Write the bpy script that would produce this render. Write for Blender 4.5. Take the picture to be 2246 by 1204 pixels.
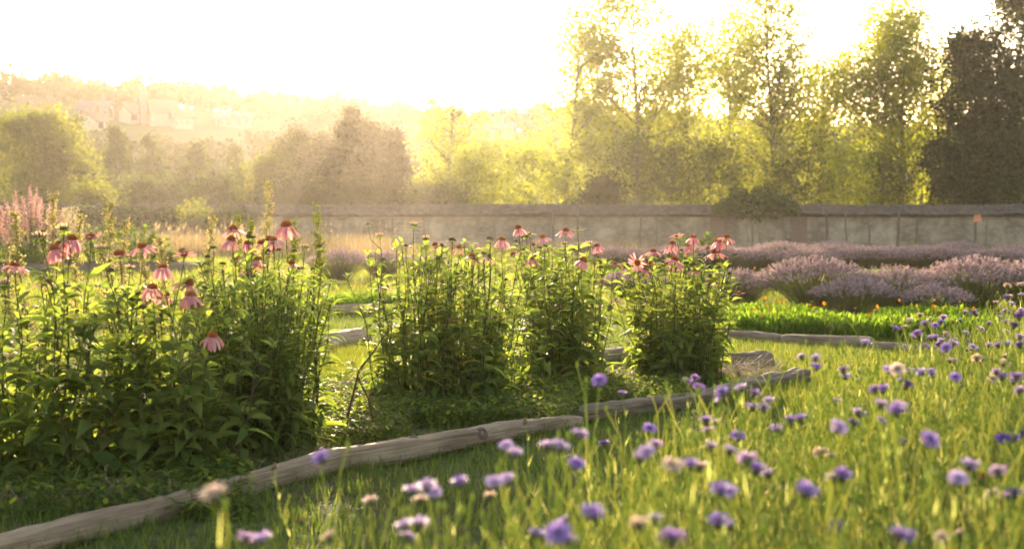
import bpy, math, random
import numpy as np
from mathutils import Vector, Matrix

for o in list(bpy.data.objects):
    bpy.data.objects.remove(o)
SC = bpy.context.scene
COL = SC.collection
R = math.radians

# ------------------------------------------------------------------ camera
FPX, CX, CY, HY, CAMH = 2620.0, 1123.0, 602.0, 505.0, 0.95
TH = math.atan((CY - HY) / FPX)
cam = bpy.data.cameras.new("camera")
cam.sensor_width = 36.0
cam.lens = FPX / 2246.0 * 36.0
cam.clip_start, cam.clip_end = 0.05, 5000.0
cam.dof.use_dof = True
cam.dof.focus_distance = 6.8
cam.dof.aperture_fstop = 3.2
camo = bpy.data.objects.new("camera", cam)
COL.objects.link(camo)
camo.location = (0, 0, CAMH)
camo.rotation_euler = (math.pi / 2 - TH, 0, 0)
SC.camera = camo


def ray(px, py):
    x = (px - CX) / FPX
    y = -(py - CY) / FPX
    c, s = math.cos(TH), math.sin(TH)
    return Vector((x, c + y * s, -s + y * c))


def ground(px, py, z=0.0):
    d = ray(px, py)
    t = (z - CAMH) / d.z
    return Vector((d.x * t, d.y * t, z))


def at(px, py, Y):
    d = ray(px, py)
    t = Y / d.y
    return Vector((d.x * t, Y, CAMH + d.z * t))


# ------------------------------------------------------------------ sky, sun, exposure
sd = ray(870, 10).normalized()
SUN_EL = math.asin(sd.z)
SUN_AZ = math.atan2(sd.x, sd.y)
w = bpy.data.worlds.new("World")
SC.world = w
w.use_nodes = True
nt = w.node_tree
nt.nodes.clear()
sky = nt.nodes.new("ShaderNodeTexSky")
sky.sky_type = 'NISHITA'
sky.sun_disc = False
sky.sun_elevation = SUN_EL
sky.sun_rotation = SUN_AZ
sky.air_density = 1.0
sky.dust_density = 1.6
sky.ozone_density = 1.0
bg = nt.nodes.new("ShaderNodeBackground")
bg.inputs[1].default_value = 0.15
wo = nt.nodes.new("ShaderNodeOutputWorld")
nt.links.new(sky.outputs[0], bg.inputs[0])
nt.links.new(bg.outputs[0], wo.inputs[0])
sl = bpy.data.lights.new("sun", 'SUN')
sl.energy = 3.6
sl.angle = R(0.55)
sl.color = (1.0, 0.88, 0.68)
so = bpy.data.objects.new("sun", sl)
COL.objects.link(so)
so.rotation_euler = sd.to_track_quat('Z', 'Y').to_euler()
so.location = (0, 0, 60)
SC.view_settings.view_transform = 'Standard'
SC.view_settings.look = 'None'
SC.view_settings.exposure = 2.7
SC.view_settings.use_white_balance = True
SC.view_settings.white_balance_temperature = 7700
SC.view_settings.white_balance_tint = 20
SC.view_settings.gamma = 1.0
SC.render.engine = 'CYCLES'
SC.cycles.max_bounces = 8
SC.cycles.diffuse_bounces = 4
SC.cycles.glossy_bounces = 2
SC.cycles.transmission_bounces = 4
SC.cycles.volume_bounces = 0
SC.cycles.transparent_max_bounces = 8
SC.cycles.sample_clamp_indirect = 6.0
SC.cycles.use_denoising = True

HAZE_DENSITY = 0.00024
HAZE_G = 0.70


# ------------------------------------------------------------------ materials
def newmat(name):
    m = bpy.data.materials.new(name)
    m.use_nodes = True
    t = m.node_tree
    t.nodes.clear()
    return m, t, t.nodes.new("ShaderNodeOutputMaterial")


def N(t, typ, **kw):
    n = t.nodes.new(typ)
    for k, v in kw.items():
        setattr(n, k, v)
    return n


def ramp(t, fac, stops):
    r = N(t, "ShaderNodeValToRGB")
    while len(r.color_ramp.elements) < len(stops):
        r.color_ramp.elements.new(0.5)
    for e, (p, c) in zip(r.color_ramp.elements, stops):
        e.position = p
        e.color = (*c, 1)
    t.links.new(fac, r.inputs[0])
    return r.outputs[0]


def leaf_mat(name, cols, trans=0.55, tint=(1.25, 1.25, 0.6), rough=0.65, spec=0.1, tgain=1.0):
    """thin leaf or petal: colours picked by the per-leaf 'rnd' attribute; light comes through the blade."""
    m, t, out = newmat(name)
    a = N(t, "ShaderNodeAttribute", attribute_name="rnd")
    n = len(cols)
    c = ramp(t, a.outputs['Fac'], [(i / max(1, n - 1), cols[i]) for i in range(n)])
    p = N(t, "ShaderNodeBsdfPrincipled")
    p.inputs['Roughness'].default_value = rough
    p.inputs['Specular IOR Level'].default_value = spec
    t.links.new(c, p.inputs['Base Color'])
    mul = N(t, "ShaderNodeMixRGB", blend_type='MULTIPLY')
    mul.inputs[0].default_value = 1
    mul.inputs[2].default_value = (tint[0] * tgain, tint[1] * tgain, tint[2] * tgain, 1)
    t.links.new(c, mul.inputs[1])
    tr = N(t, "ShaderNodeBsdfTranslucent")
    t.links.new(mul.outputs[0], tr.inputs[0])
    mx = N(t, "ShaderNodeMixShader")
    mx.inputs[0].default_value = trans
    t.links.new(p.outputs[0], mx.inputs[1])
    t.links.new(tr.outputs[0], mx.inputs[2])
    t.links.new(mx.outputs[0], out.inputs[0])
    return m


def noise_mat(name, cols, scale=8.0, rough=0.85, spec=0.2, stretch=(1, 1, 1), detail=6, bump=0.3, coord='Object', bdist=0.01):
    m, t, out = newmat(name)
    tc = N(t, "ShaderNodeTexCoord")
    mp = N(t, "ShaderNodeMapping")
    mp.inputs['Scale'].default_value = stretch
    t.links.new(tc.outputs[coord], mp.inputs[0])
    nz = N(t, "ShaderNodeTexNoise")
    nz.inputs['Scale'].default_value = scale
    nz.inputs['Detail'].default_value = detail
    nz.inputs['Roughness'].default_value = 0.65
    t.links.new(mp.outputs[0], nz.inputs[0])
    c = ramp(t, nz.outputs['Fac'], [(0.3 + 0.4 * i / max(1, len(cols) - 1), cols[i]) for i in range(len(cols))])
    p = N(t, "ShaderNodeBsdfPrincipled")
    p.inputs['Roughness'].default_value = rough
    p.inputs['Specular IOR Level'].default_value = spec
    t.links.new(c, p.inputs['Base Color'])
    if bump:
        b = N(t, "ShaderNodeBump")
        b.inputs['Strength'].default_value = bump
        b.inputs['Distance'].default_value = bdist
        t.links.new(nz.outputs['Fac'], b.inputs['Height'])
        t.links.new(b.outputs[0], p.inputs['Normal'])
    t.links.new(p.outputs[0], out.inputs[0])
    return m


# ------------------------------------------------------------------ mesh building
RNG = np.random.default_rng(7)
random.seed(7)


class MB:
    def __init__(s):
        s.V, s.F4, s.F3, s.A, s.n = [], [], [], [], 0

    def add(s, V, F4=None, F3=None, r=None):
        V = np.asarray(V, dtype=np.float32).reshape(-1, 3)
        if F4 is not None and len(F4):
            s.F4.append(np.asarray(F4, dtype=np.int32) + s.n)
        if F3 is not None and len(F3):
            s.F3.append(np.asarray(F3, dtype=np.int32) + s.n)
        if r is None:
            r = np.full(len(V), random.random(), dtype=np.float32)
        elif np.isscalar(r):
            r = np.full(len(V), r, dtype=np.float32)
        s.A.append(np.asarray(r, dtype=np.float32))
        s.V.append(V)
        s.n += len(V)

    def data(s, name, mat, smooth=True):
        me = bpy.data.meshes.new(name)
        V = np.concatenate(s.V) if s.V else np.zeros((0, 3), np.float32)
        F4 = np.concatenate(s.F4) if s.F4 else np.zeros((0, 4), np.int32)
        F3 = np.concatenate(s.F3) if s.F3 else np.zeros((0, 3), np.int32)
        me.vertices.add(len(V))
        me.vertices.foreach_set("co", V.ravel())
        li = np.concatenate([F4.ravel(), F3.ravel()]).astype(np.int32)
        me.loops.add(len(li))
        me.loops.foreach_set("vertex_index", li)
        nf = len(F4) + len(F3)
        ls = np.concatenate([np.arange(len(F4)) * 4, len(F4) * 4 + np.arange(len(F3)) * 3]).astype(np.int32)
        me.polygons.add(nf)
        me.polygons.foreach_set("loop_start", ls)
        me.polygons.foreach_set("use_smooth", np.full(nf, smooth, dtype=bool))
        at_ = me.attributes.new("rnd", 'FLOAT', 'POINT')
        at_.data.foreach_set("value", np.concatenate(s.A) if s.A else np.zeros(0, np.float32))
        me.update(calc_edges=True)
        me.materials.append(mat)
        return me

    def build(s, name, mat, parent=None, smooth=True, loc=None):
        o = bpy.data.objects.new(name, s.data(name, mat, smooth))
        COL.objects.link(o)
        if parent is not None:
            o.parent = parent
        if loc is not None:
            o.location = loc
        return o


def obj(name, me, parent=None, loc=None, rot=None, sc=None):
    o = bpy.data.objects.new(name, me)
    COL.objects.link(o)
    if parent is not None:
        o.parent = parent
    if loc is not None:
        o.location = loc
    if rot is not None:
        o.rotation_euler = rot
    if sc is not None:
        o.scale = (sc, sc, sc) if np.isscalar(sc) else sc
    return o


def tag(o, label=None, cat=None, group=None, kind=None):
    if label:
        assert 4 <= len(label.split()) <= 16, label
        o["label"] = label
    if cat:
        o["category"] = cat
    if group:
        o["group"] = group
    if kind:
        o["kind"] = kind
    return o


def thing(name, label, cat, loc=(0, 0, 0), rz=0.0, group=None):
    o = bpy.data.objects.new(name, None)
    o.empty_display_size = 0.1
    COL.objects.link(o)
    o.location = loc
    o.rotation_euler = (0, 0, rz)
    return tag(o, label, cat, group)


def copy_tree(o, parent=None):
    c = o.copy()
    COL.objects.link(c)
    if parent is not None:
        c.parent = parent
    for ch in list(o.children):
        copy_tree(ch, c)
    return c


def nrm(a):
    return a / np.maximum(1e-9, np.linalg.norm(a, axis=-1, keepdims=True))


def dirs(az, el):
    return np.stack([np.cos(el) * np.cos(az), np.cos(el) * np.sin(az), np.sin(el)], -1)


PROF_OVATE = [0.12, 0.75, 1.0, 0.72, 0.38, 0.03]
PROF_LANCE = [0.15, 0.7, 1.0, 0.85, 0.5, 0.03]
PROF_LINE = [0.6, 1.0, 0.9, 0.05]
PROF_PETAL = [0.35, 0.8, 1.0, 0.95, 0.55]
PROF_SPAT = [0.3, 0.45, 0.8, 1.0, 0.25]
PROF_GRASS = [0.9, 1.0, 0.7, 0.04]


def strips(mb, P, D, L, W, bend=0.0, fold=0.0, prof=PROF_OVATE, roll=None, r=None, cols=3, up=None):
    """many curved leaf blades at once: base P, direction D, length L, width W, bend = angle turned down along the blade."""
    P = np.asarray(P, float); D = nrm(np.asarray(D, float))
    n = len(P)
    if n == 0:
        return
    L = np.broadcast_to(np.asarray(L, float), (n,)); W = np.broadcast_to(np.asarray(W, float), (n,))
    bend = np.broadcast_to(np.asarray(bend, float), (n,)); fold = np.broadcast_to(np.asarray(fold, float), (n,))
    if up is None:
        up = np.tile(np.array([0, 0, 1.0]), (n, 1))
        bad = np.abs(D[:, 2]) > 0.97
        a = RNG.uniform(0, 6.28, n)
        up[bad] = np.stack([np.cos(a), np.sin(a), 0 * a], -1)[bad]
    S = nrm(np.cross(D, up))
    U = np.cross(S, D)
    if roll is not None:
        roll = np.broadcast_to(np.asarray(roll, float), (n,))
        S, U = S * np.cos(roll)[:, None] + U * np.sin(roll)[:, None], U * np.cos(roll)[:, None] - S * np.sin(roll)[:, None]
    m = len(prof)
    seg = 1.0 / (m - 1)
    pts, pos = [], P.copy()
    for i in range(m):
        ang = bend * (i * seg)
        T = D * np.cos(ang)[:, None] - U * np.sin(ang)[:, None]
        Nn = U * np.cos(ang)[:, None] + D * np.sin(ang)[:, None]
        w2 = (W * prof[i] * 0.5)[:, None]
        up_ = Nn * (w2 * fold[:, None])
        if cols == 3:
            pts.append(np.stack([pos - S * w2 + up_, pos, pos + S * w2 + up_], 1))
        else:
            pts.append(np.stack([pos - S * w2, pos + S * w2], 1))
        angm = bend * ((i + 0.5) * seg)
        pos = pos + (D * np.cos(angm)[:, None] - U * np.sin(angm)[:, None]) * (L * seg)[:, None]
    V = np.concatenate(pts, 1)
    k = m * cols
    base = []
    for i in range(m - 1):
        for j in range(cols - 1):
            a = i * cols + j
            base.append([a, a + 1, a + cols + 1, a + cols])
    base = np.array(base)
    F = (base[None] + (np.arange(n) * k)[:, None, None]).reshape(-1, 4)
    if r is None:
        r = RNG.random(n)
    mb.add(V.reshape(-1, 3), F4=F, r=np.repeat(np.broadcast_to(r, (n,)), k))


def kites(mb, P, L, W, r=None, flat=0.0, D=None):
    """tiny leaf faces (one kite each) turned at random, for tree crowns"""
    n = len(P)
    if n == 0:
        return
    if D is None:
        D = nrm(RNG.normal(size=(n, 3)) * np.array([1, 1, 0.8]) + np.array([0, 0, -0.25]))
    S = nrm(np.cross(D, RNG.normal(size=(n, 3))))
    L = np.broadcast_to(L, (n,))[:, None]; W = np.broadcast_to(W, (n,))[:, None]
    V = np.stack([P, P + D * L * 0.45 + S * W * 0.5, P + D * L, P + D * L * 0.45 - S * W * 0.5], 1)
    F = np.arange(n * 4).reshape(n, 4)
    if r is None:
        r = RNG.random(n)
    mb.add(V.reshape(-1, 3), F4=F, r=np.repeat(np.broadcast_to(r, (n,)), 4))


def tubes(mb, P, Rd, sides=5, r=None, cap=False):
    """P (n,m,3) polylines with radius Rd (n,m) or (m,)"""
    P = np.asarray(P, float)
    n, m, _ = P.shape
    Rd = np.broadcast_to(np.asarray(Rd, float), (n, m))
    T = np.gradient(P, axis=1)
    T = nrm(T)
    ref = np.where(np.abs(nrm(P[:, -1] - P[:, 0])[:, 2:3]) > 0.8, np.array([[1.0, 0, 0]]), np.array([[0, 0, 1.0]]))
    A = nrm(np.cross(T, ref[:, None, :]))
    B = np.cross(T, A)
    ph = np.arange(sides) * 2 * math.pi / sides
    V = P[:, :, None, :] + Rd[:, :, None, None] * (A[:, :, None, :] * np.cos(ph)[None, None, :, None] + B[:, :, None, :] * np.sin(ph)[None, None, :, None])
    F = []
    for i in range(m - 1):
        for j in range(sides):
            a, b = i * sides + j, i * sides + (j + 1) % sides
            F.append([a, b, b + sides, a + sides])
    F = np.array(F)
    k = m * sides
    FF = (F[None] + (np.arange(n) * k)[:, None, None]).reshape(-1, 4)
    if r is None:
        r = RNG.random(n)
    mb.add(V.reshape(-1, 3), F4=FF, r=np.repeat(np.broadcast_to(r, (n,)), k))


def curve3(p0, p1, m=7, wob=0.0, lift=0.6):
    """stem lines from p0 (n,3) rising towards p1 (n,3), leaving the ground steeply"""
    p0 = np.asarray(p0, float); p1 = np.asarray(p1, float)
    h = (p1[:, 2] - p0[:, 2])[:, None]
    c = p0 + np.concatenate([(p1 - p0)[:, :2] * 0.25, h * lift], 1)
    t = np.linspace(0, 1, m)[None, :, None]
    B = (1 - t) ** 2 * p0[:, None] + 2 * t * (1 - t) * c[:, None] + t * t * p1[:, None]
    if wob:
        n = len(p0)
        ph = RNG.uniform(0, 6.28, (n, 2, 1))
        tt = np.linspace(0, 1, m)[None, None, :]
        wv = np.sin(tt * 7 + ph) * wob * np.sin(tt * math.pi)
        B[:, :, 0] += wv[:, 0]
        B[:, :, 1] += wv[:, 1]
    return B


def boxes(mb, c, s, rz=0.0, r=None):
    x, y, z = s[0] / 2, s[1] / 2, s[2] / 2
    V = np.array([[-x, -y, -z], [x, -y, -z], [x, y, -z], [-x, y, -z], [-x, -y, z], [x, -y, z], [x, y, z], [-x, y, z]])
    ca, sa = math.cos(rz), math.sin(rz)
    V = np.stack([V[:, 0] * ca - V[:, 1] * sa, V[:, 0] * sa + V[:, 1] * ca, V[:, 2]], -1) + np.array(c)
    F = [[0, 3, 2, 1], [4, 5, 6, 7], [0, 1, 5, 4], [1, 2, 6, 5], [2, 3, 7, 6], [3, 0, 4, 7]]
    mb.add(V, F4=F, r=r)


def hnoise(x, y, s=1.0):
    return (np.sin(x * 1.3 * s + 1.7) * np.cos(y * 1.1 * s - 0.6) + 0.5 * np.sin(x * 2.9 * s + y * 2.3 * s) + 0.3 * np.cos(x * 5.3 * s - y * 4.7 * s + 2)) / 1.8


# =================================================================== SETTING
# ------------------------------------------------------------------ ground
def ground_material():
    m, t, out = newmat("ground")
    tc = N(t, "ShaderNodeTexCoord")
    nz = N(t, "ShaderNodeTexNoise"); nz.inputs['Scale'].default_value = 0.9; nz.inputs['Detail'].default_value = 5
    nf = N(t, "ShaderNodeTexNoise"); nf.inputs['Scale'].default_value = 22; nf.inputs['Detail'].default_value = 8; nf.inputs['Roughness'].default_value = 0.75
    t.links.new(tc.outputs['Object'], nz.inputs[0]); t.links.new(tc.outputs['Object'], nf.inputs[0])
    g = ramp(t, nf.outputs['Fac'], [(0.3, (0.030, 0.042, 0.010)), (0.5, (0.060, 0.078, 0.018)), (0.7, (0.105, 0.110, 0.035))])
    s = ramp(t, nf.outputs['Fac'], [(0.3, (0.035, 0.025, 0.014)), (0.55, (0.085, 0.064, 0.036)), (0.75, (0.16, 0.125, 0.07))])
    k = ramp(t, nz.outputs['Fac'], [(0.42, (0, 0, 0)), (0.6, (1, 1, 1))])
    mx = N(t, "ShaderNodeMixRGB")
    t.links.new(k, mx.inputs[0]); t.links.new(g, mx.inputs[1]); t.links.new(s, mx.inputs[2])
    p = N(t, "ShaderNodeBsdfPrincipled"); p.inputs['Roughness'].default_value = 0.95; p.inputs['Specular IOR Level'].default_value = 0.1
    t.links.new(mx.outputs[0], p.inputs['Base Color'])
    b = N(t, "ShaderNodeBump"); b.inputs['Strength'].default_value = 0.6; b.inputs['Distance'].default_value = 0.03
    t.links.new(nf.outputs['Fac'], b.inputs['Height']); t.links.new(b.outputs[0], p.inputs['Normal'])
    t.links.new(p.outputs[0], out.inputs[0])
    return m


mb = MB()
gx = np.array([-640, -300, -120, -60, -30, -12, -4, 4, 12, 30, 60, 120, 300, 640.0])
gy = np.array([-14, -4, 4, 12, 25, 45, 70, 120, 220, 400, 880.0])
GX, GY = np.meshgrid(gx, gy)
V = np.stack([GX.ravel(), GY.ravel(), 0 * GX.ravel()], -1)
F = [[j * 14 + i, j * 14 + i + 1, (j + 1) * 14 + i + 1, (j + 1) * 14 + i] for j in range(10) for i in range(13)]
mb.add(V, F4=F)
tag(mb.build("ground", ground_material()), kind="structure")

# garden bed soil sheet under the coneflowers, 4 mm above the ground
M_soil = noise_mat("soil", [(0.035, 0.024, 0.013), (0.075, 0.055, 0.03), (0.15, 0.115, 0.065)], scale=18, rough=0.95, bump=0.8, bdist=0.02)
bed_px = [(-200, 1160), (160, 1120), (740, 985), (1240, 900), (1560, 850), (1700, 826), (1660, 800), (1380, 806), (1000, 850), (820, 870), (600, 920), (200, 1000), (-200, 1060)]
bp = [ground(*p) for p in bed_px]
mb = MB()
cen = sum(bp, Vector()) / len(bp)
# fan along the long strip (front edge 0..5, back edge 6..12)
front = bp[:6]
back = [bp[12], bp[11], bp[10], bp[9], bp[7], bp[6]]
V = np.array([[v.x, v.y, 0.004] for v in front + back])
mb.add(V, F4=[[i, i + 1, 7 + i, 6 + i] for i in range(5)])
tag(mb.build("soil_bed", M_soil), kind="structure")

# ------------------------------------------------------------------ hills
SIL = np.array([(-700, 230), (-300, 200), (0, 184), (60, 181), (200, 190), (400, 196), (440, 210), (500, 214), (560, 226), (640, 232), (700, 228), (850, 240), (1000, 246), (1250, 250), (1400, 262), (1600, 272), (1800, 290), (2000, 300), (2300, 310), (2900, 330)], float)
Y0H, YCH = 104.0, 200.0


def crest(X, Y):
    px = CX + X / np.maximum(Y, 1) * FPX
    ys = np.interp(px, SIL[:, 0], SIL[:, 1])
    return CAMH + (HY - ys) / FPX * YCH - 2.7


def hillz(X, Y):
    X = np.asarray(X, float); Y = np.asarray(Y, float)
    s = np.clip((Y - Y0H) / (YCH - Y0H), 0, 1)
    s = s * s * (3 - 2 * s) * 0.55 + s * 0.45
    z = crest(X, Y) * s + hnoise(X, Y, 0.04) * 1.2 * s
    return np.where(Y > YCH, z + (Y - YCH) * 0.01, z) + np.where(Y > Y0H, 0.15, -0.5)


mb = MB()
hx = np.linspace(-560, 560, 113); hy = np.linspace(Y0H - 6, 310, 60)
GX, GY = np.meshgrid(hx, hy)
V = np.stack([GX.ravel(), GY.ravel(), hillz(GX, GY).ravel()], -1)
F = [[j * 113 + i, j * 113 + i + 1, (j + 1) * 113 + i + 1, (j + 1) * 113 + i] for j in range(59) for i in range(112)]
mb.add(V, F4=F)
M_hill = noise_mat("hill_grass", [(0.03, 0.045, 0.012), (0.06, 0.075, 0.02), (0.09, 0.095, 0.035)], scale=0.05, bump=0)
tag(mb.build("hills", M_hill), kind="structure")


def on_hill(px, py):
    d = ray(px, py)
    t = Y0H / d.y
    while t < 600:
        if CAMH + d.z * t < float(hillz(d.x * t, d.y * t)):
            break
        t += 1.0
    return Vector((d.x * t, d.y * t, float(hillz(d.x * t, d.y * t))))


# houses of the village on the slope
M_plaster = noise_mat("house_plaster", [(0.24, 0.21, 0.17), (0.31, 0.28, 0.23)], scale=0.8, bump=0)
M_rooftile = noise_mat("roof_tiles", [(0.13, 0.07, 0.045), (0.22, 0.12, 0.08)], scale=3, bump=0.2)
M_slate = noise_mat("roof_slate", [(0.06, 0.06, 0.065), (0.11, 0.11, 0.115)], scale=3, bump=0.2)
M_window = noise_mat("window_glass", [(0.03, 0.035, 0.04), (0.05, 0.055, 0.06)], scale=1, rough=0.15, spec=0.6, bump=0)


def gable_house(p, w_, d_, h_, roofh, rz, label, rmat, nwin=2, group="houses of the hillside village"):
    w_, d_, h_, roofh = w_ * 0.47, d_ * 0.47, h_ * 0.47, roofh * 0.47
    t_ = thing("house", label, "house", p, rz, group)
    m1 = MB()
    x, y = w_ / 2, d_ / 2
    b = -2.0
    V = np.array([[-x, -y, b], [x, -y, b], [x, y, b], [-x, y, b], [-x, -y, h_], [x, -y, h_], [x, y, h_], [-x, y, h_], [-x, 0, h_ + roofh], [x, 0, h_ + roofh]])
    m1.add(V, F4=[[0, 1, 5, 4], [2, 3, 7, 6], [0, 4, 7, 3], [1, 2, 6, 5]], F3=[[4, 8, 7], [5, 6, 9]])
    m1.build("wall", M_plaster, t_, smooth=False)
    m2 = MB()
    o, k = 0.4, 0.22
    sl_ = roofh / y
    e = y + 0.5
    zt, ze = h_ + roofh + 0.05, h_ + roofh + 0.05 - sl_ * e
    xx = x + o
    V = np.array([[-xx, -e, ze], [xx, -e, ze], [xx, 0, zt], [-xx, 0, zt], [xx, e, ze], [-xx, e, ze]])
    V = np.concatenate([V, V + np.array([0, 0, k])])
    m2.add(V, F4=[[0, 3, 2, 1], [3, 5, 4, 2], [6, 7, 8, 9], [9, 8, 10, 11], [0, 1, 7, 6], [4, 5, 11, 10], [1, 2, 8, 7], [2, 4, 10, 8], [3, 0, 6, 9], [5, 3, 9, 11]])
    rf = m2.build("roof", rmat, t_, smooth=False)
    m3 = MB()
    boxes(m3, (x * 0.55, 0.0, h_ + roofh + 0.5), (0.6, 0.6, 1.4))
    m3.build("chimney", M_rooftile, rf, smooth=False)
    for i in range(nwin):
        m4 = MB()
        boxes(m4, (-x + w_ * (i + 0.5) / nwin, -y - 0.02, h_ * 0.55), (0.9, 0.08, 1.2))
        m4.build("window", M_window, t_, smooth=False)
    m4 = MB()
    boxes(m4, (x + 0.03, 0, h_ * 0.6), (0.08, 0.9, 1.2))
    m4.build("window", M_window, t_, smooth=False)
    return t_


HOUSES = [
    (95, 268, 7.5, 6, 2.9, 2.6, 0.75, "white gabled house at the left end of the village below the hilltop woods", M_rooftile, 2),
    (118, 285, 6, 5, 2.5, 2.0, 0.2, "low white house just under the gabled one left in the village", M_slate, 2),
    (212, 262, 9, 5, 3.0, 2.0, -0.1, "wide white house with long pale front in the hillside village", M_slate, 4),
    (205, 285, 5, 5.5, 2.6, 2.2, 1.2, "small white gable house below the wide house with long front", M_rooftile, 1),
    (292, 270, 6, 6, 2.8, 2.4, 0.9, "pale gabled house standing left of the church on the hillside", M_rooftile, 2),
    (400, 280, 5.5, 5, 2.8, 2.0, 0.5, "small white house just right of the church on the hillside", M_rooftile, 2),
    (515, 278, 11, 5, 2.4, 1.3, 0.05, "long low pale building at the right end of the village", M_slate, 4),
    (1070, 305, 16, 6, 2.6, 1.4, 0.0, "long low pale building seen between the thin poplars beyond the wall", M_slate, 5),
]
HPOS = []
for (px, py, w_, d_, h_, rh, rz, lab, rm, nw) in HOUSES:
    p = on_hill(px, py)
    HPOS.append((px, py, w_ / p.y * FPX, p.y))
    gable_house(p, w_, d_, h_, rh, rz, lab, rm, nw)
# church
p = on_hill(345, 276)
HPOS.append((345, 262, 70, p.y))
ch = thing("church", "church with steep tiled nave roof and pointed steeple above the village", "church", p, 0.5)
ch.scale = (0.47, 0.47, 0.47)
m1 = MB()
boxes(m1, (2, 0, 1.2), (9, 5, 4.4)); m1.build("wall", M_plaster, ch, smooth=False)
m1 = MB()
V = np.array([[-2.9, -3.0, 3.2], [6.9, -3.0, 3.2], [6.9, 3.0, 3.2], [-2.9, 3.0, 3.2], [-2.6, 0, 7.6], [6.6, 0, 7.6]])
m1.add(V, F4=[[0, 1, 5, 4], [2, 3, 4, 5], [0, 3, 2, 1]], F3=[[0, 4, 3], [1, 2, 5]]); m1.build("roof", M_rooftile, ch, smooth=False)
m1 = MB(); boxes(m1, (-4.1, 0, 3.2), (1.8, 1.8, 9.0)); m1.build("tower", M_slate, ch, smooth=False)
m1 = MB()
V = np.array([[-5.2, -1.1, 7.6], [-3.0, -1.1, 7.6], [-3.0, 1.1, 7.6], [-5.2, 1.1, 7.6], [-4.1, 0, 14.5]])
m1.add(V, F4=[[0, 3, 2, 1]], F3=[[0, 1, 4], [1, 2, 4], [2, 3, 4], [3, 0, 4]]); m1.build("steeple", M_slate, ch, smooth=False)

# far wood on the hills: one mass
M_wood = leaf_mat("hill_wood", [(0.030, 0.045, 0.012), (0.045, 0.065, 0.016), (0.07, 0.085, 0.022)], trans=0.35, rough=0.7)
mb = MB()
nC = 2300
cy_ = Y0H + 4 + (310 - Y0H) * RNG.random(nC) ** 0.85
cx_ = RNG.uniform(-0.62, 0.62, nC) * cy_
edge = RNG.uniform(-0.55, 0.55, 420)
cy_ = np.concatenate([cy_, RNG.uniform(YCH - 10, YCH + 12, 420)])
cx_ = np.concatenate([cx_, edge * YCH])
rr = RNG.uniform(1.1, 2.3, len(cx_))
hh = rr * RNG.uniform(0.9, 1.5, len(cx_))
cz_ = hillz(cx_, cy_)
for i in range(len(cx_)):
    px = CX + cx_[i] / cy_[i] * FPX
    py = HY - (cz_[i] + hh[i] * 1.6 - CAMH) / cy_[i] * FPX
    skip = False
    for (hpx, hpy, hw, hY) in HPOS:
        if abs(px - hpx) < hw * 0.7 + rr[i] / cy_[i] * FPX and hY - 60 < cy_[i] < hY + 6 and py < hpy + 2:
            skip = True
    if skip:
        continue
    n = 90
    d_ = nrm(RNG.normal(size=(n, 3)))
    d_[:, 2] = np.abs(d_[:, 2]) * 1.1 - 0.25
    q = d_ * np.array([rr[i], rr[i], hh[i]]) * RNG.uniform(0.75, 1.08, (n, 1)) + np.array([cx_[i], cy_[i], cz_[i] + hh[i] * 0.75])
    kites(mb, q, 0.75, 0.6, r=np.clip(RNG.random() * 0.7 + RNG.random(n) * 0.3, 0, 1))
tag(mb.build("hillside_woods", M_wood), "hazy wooded slope covering the long hill behind the garden wall", "woodland", kind="stuff")

# ------------------------------------------------------------------ trees behind the wall
M_bark = noise_mat("bark", [(0.05, 0.04, 0.028), (0.10, 0.085, 0.06), (0.16, 0.14, 0.11)], scale=3, stretch=(1, 1, 0.25), bump=0.4, bdist=0.02)
M_poplar = leaf_mat("poplar_leaves", [(0.055, 0.075, 0.012), (0.085, 0.105, 0.014), (0.125, 0.13, 0.016)], trans=0.62, tint=(4.3, 3.95, 2.2), spec=0.07, rough=0.6)
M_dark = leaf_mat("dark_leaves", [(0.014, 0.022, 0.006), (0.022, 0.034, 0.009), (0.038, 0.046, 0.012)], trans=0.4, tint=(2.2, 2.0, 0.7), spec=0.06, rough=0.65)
M_broad = leaf_mat("broad_leaves", [(0.035, 0.055, 0.012), (0.055, 0.075, 0.016), (0.085, 0.095, 0.02)], trans=0.58, tint=(3.0, 2.6, 0.9), spec=0.07, rough=0.6)
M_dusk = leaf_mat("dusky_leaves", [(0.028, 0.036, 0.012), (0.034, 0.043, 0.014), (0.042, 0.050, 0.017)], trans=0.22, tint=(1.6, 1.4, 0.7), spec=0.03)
M_conif = leaf_mat("conifer_needles", [(0.018, 0.034, 0.012), (0.03, 0.048, 0.016), (0.05, 0.066, 0.022)], trans=0.4, tint=(2.4, 2.3, 0.7), spec=0.06, rough=0.65)


def branch_pts(base, dirv, length, m, droop, wob):
    pts = [np.array(base, float)]
    d = np.array(dirv, float)
    for i in range(m - 1):
        d = d + RNG.normal(size=3) * wob + np.array([0, 0, -droop])
        d = d / np.linalg.norm(d)
        pts.append(pts[-1] + d * length / (m - 1))
    return np.array(pts)


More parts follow.
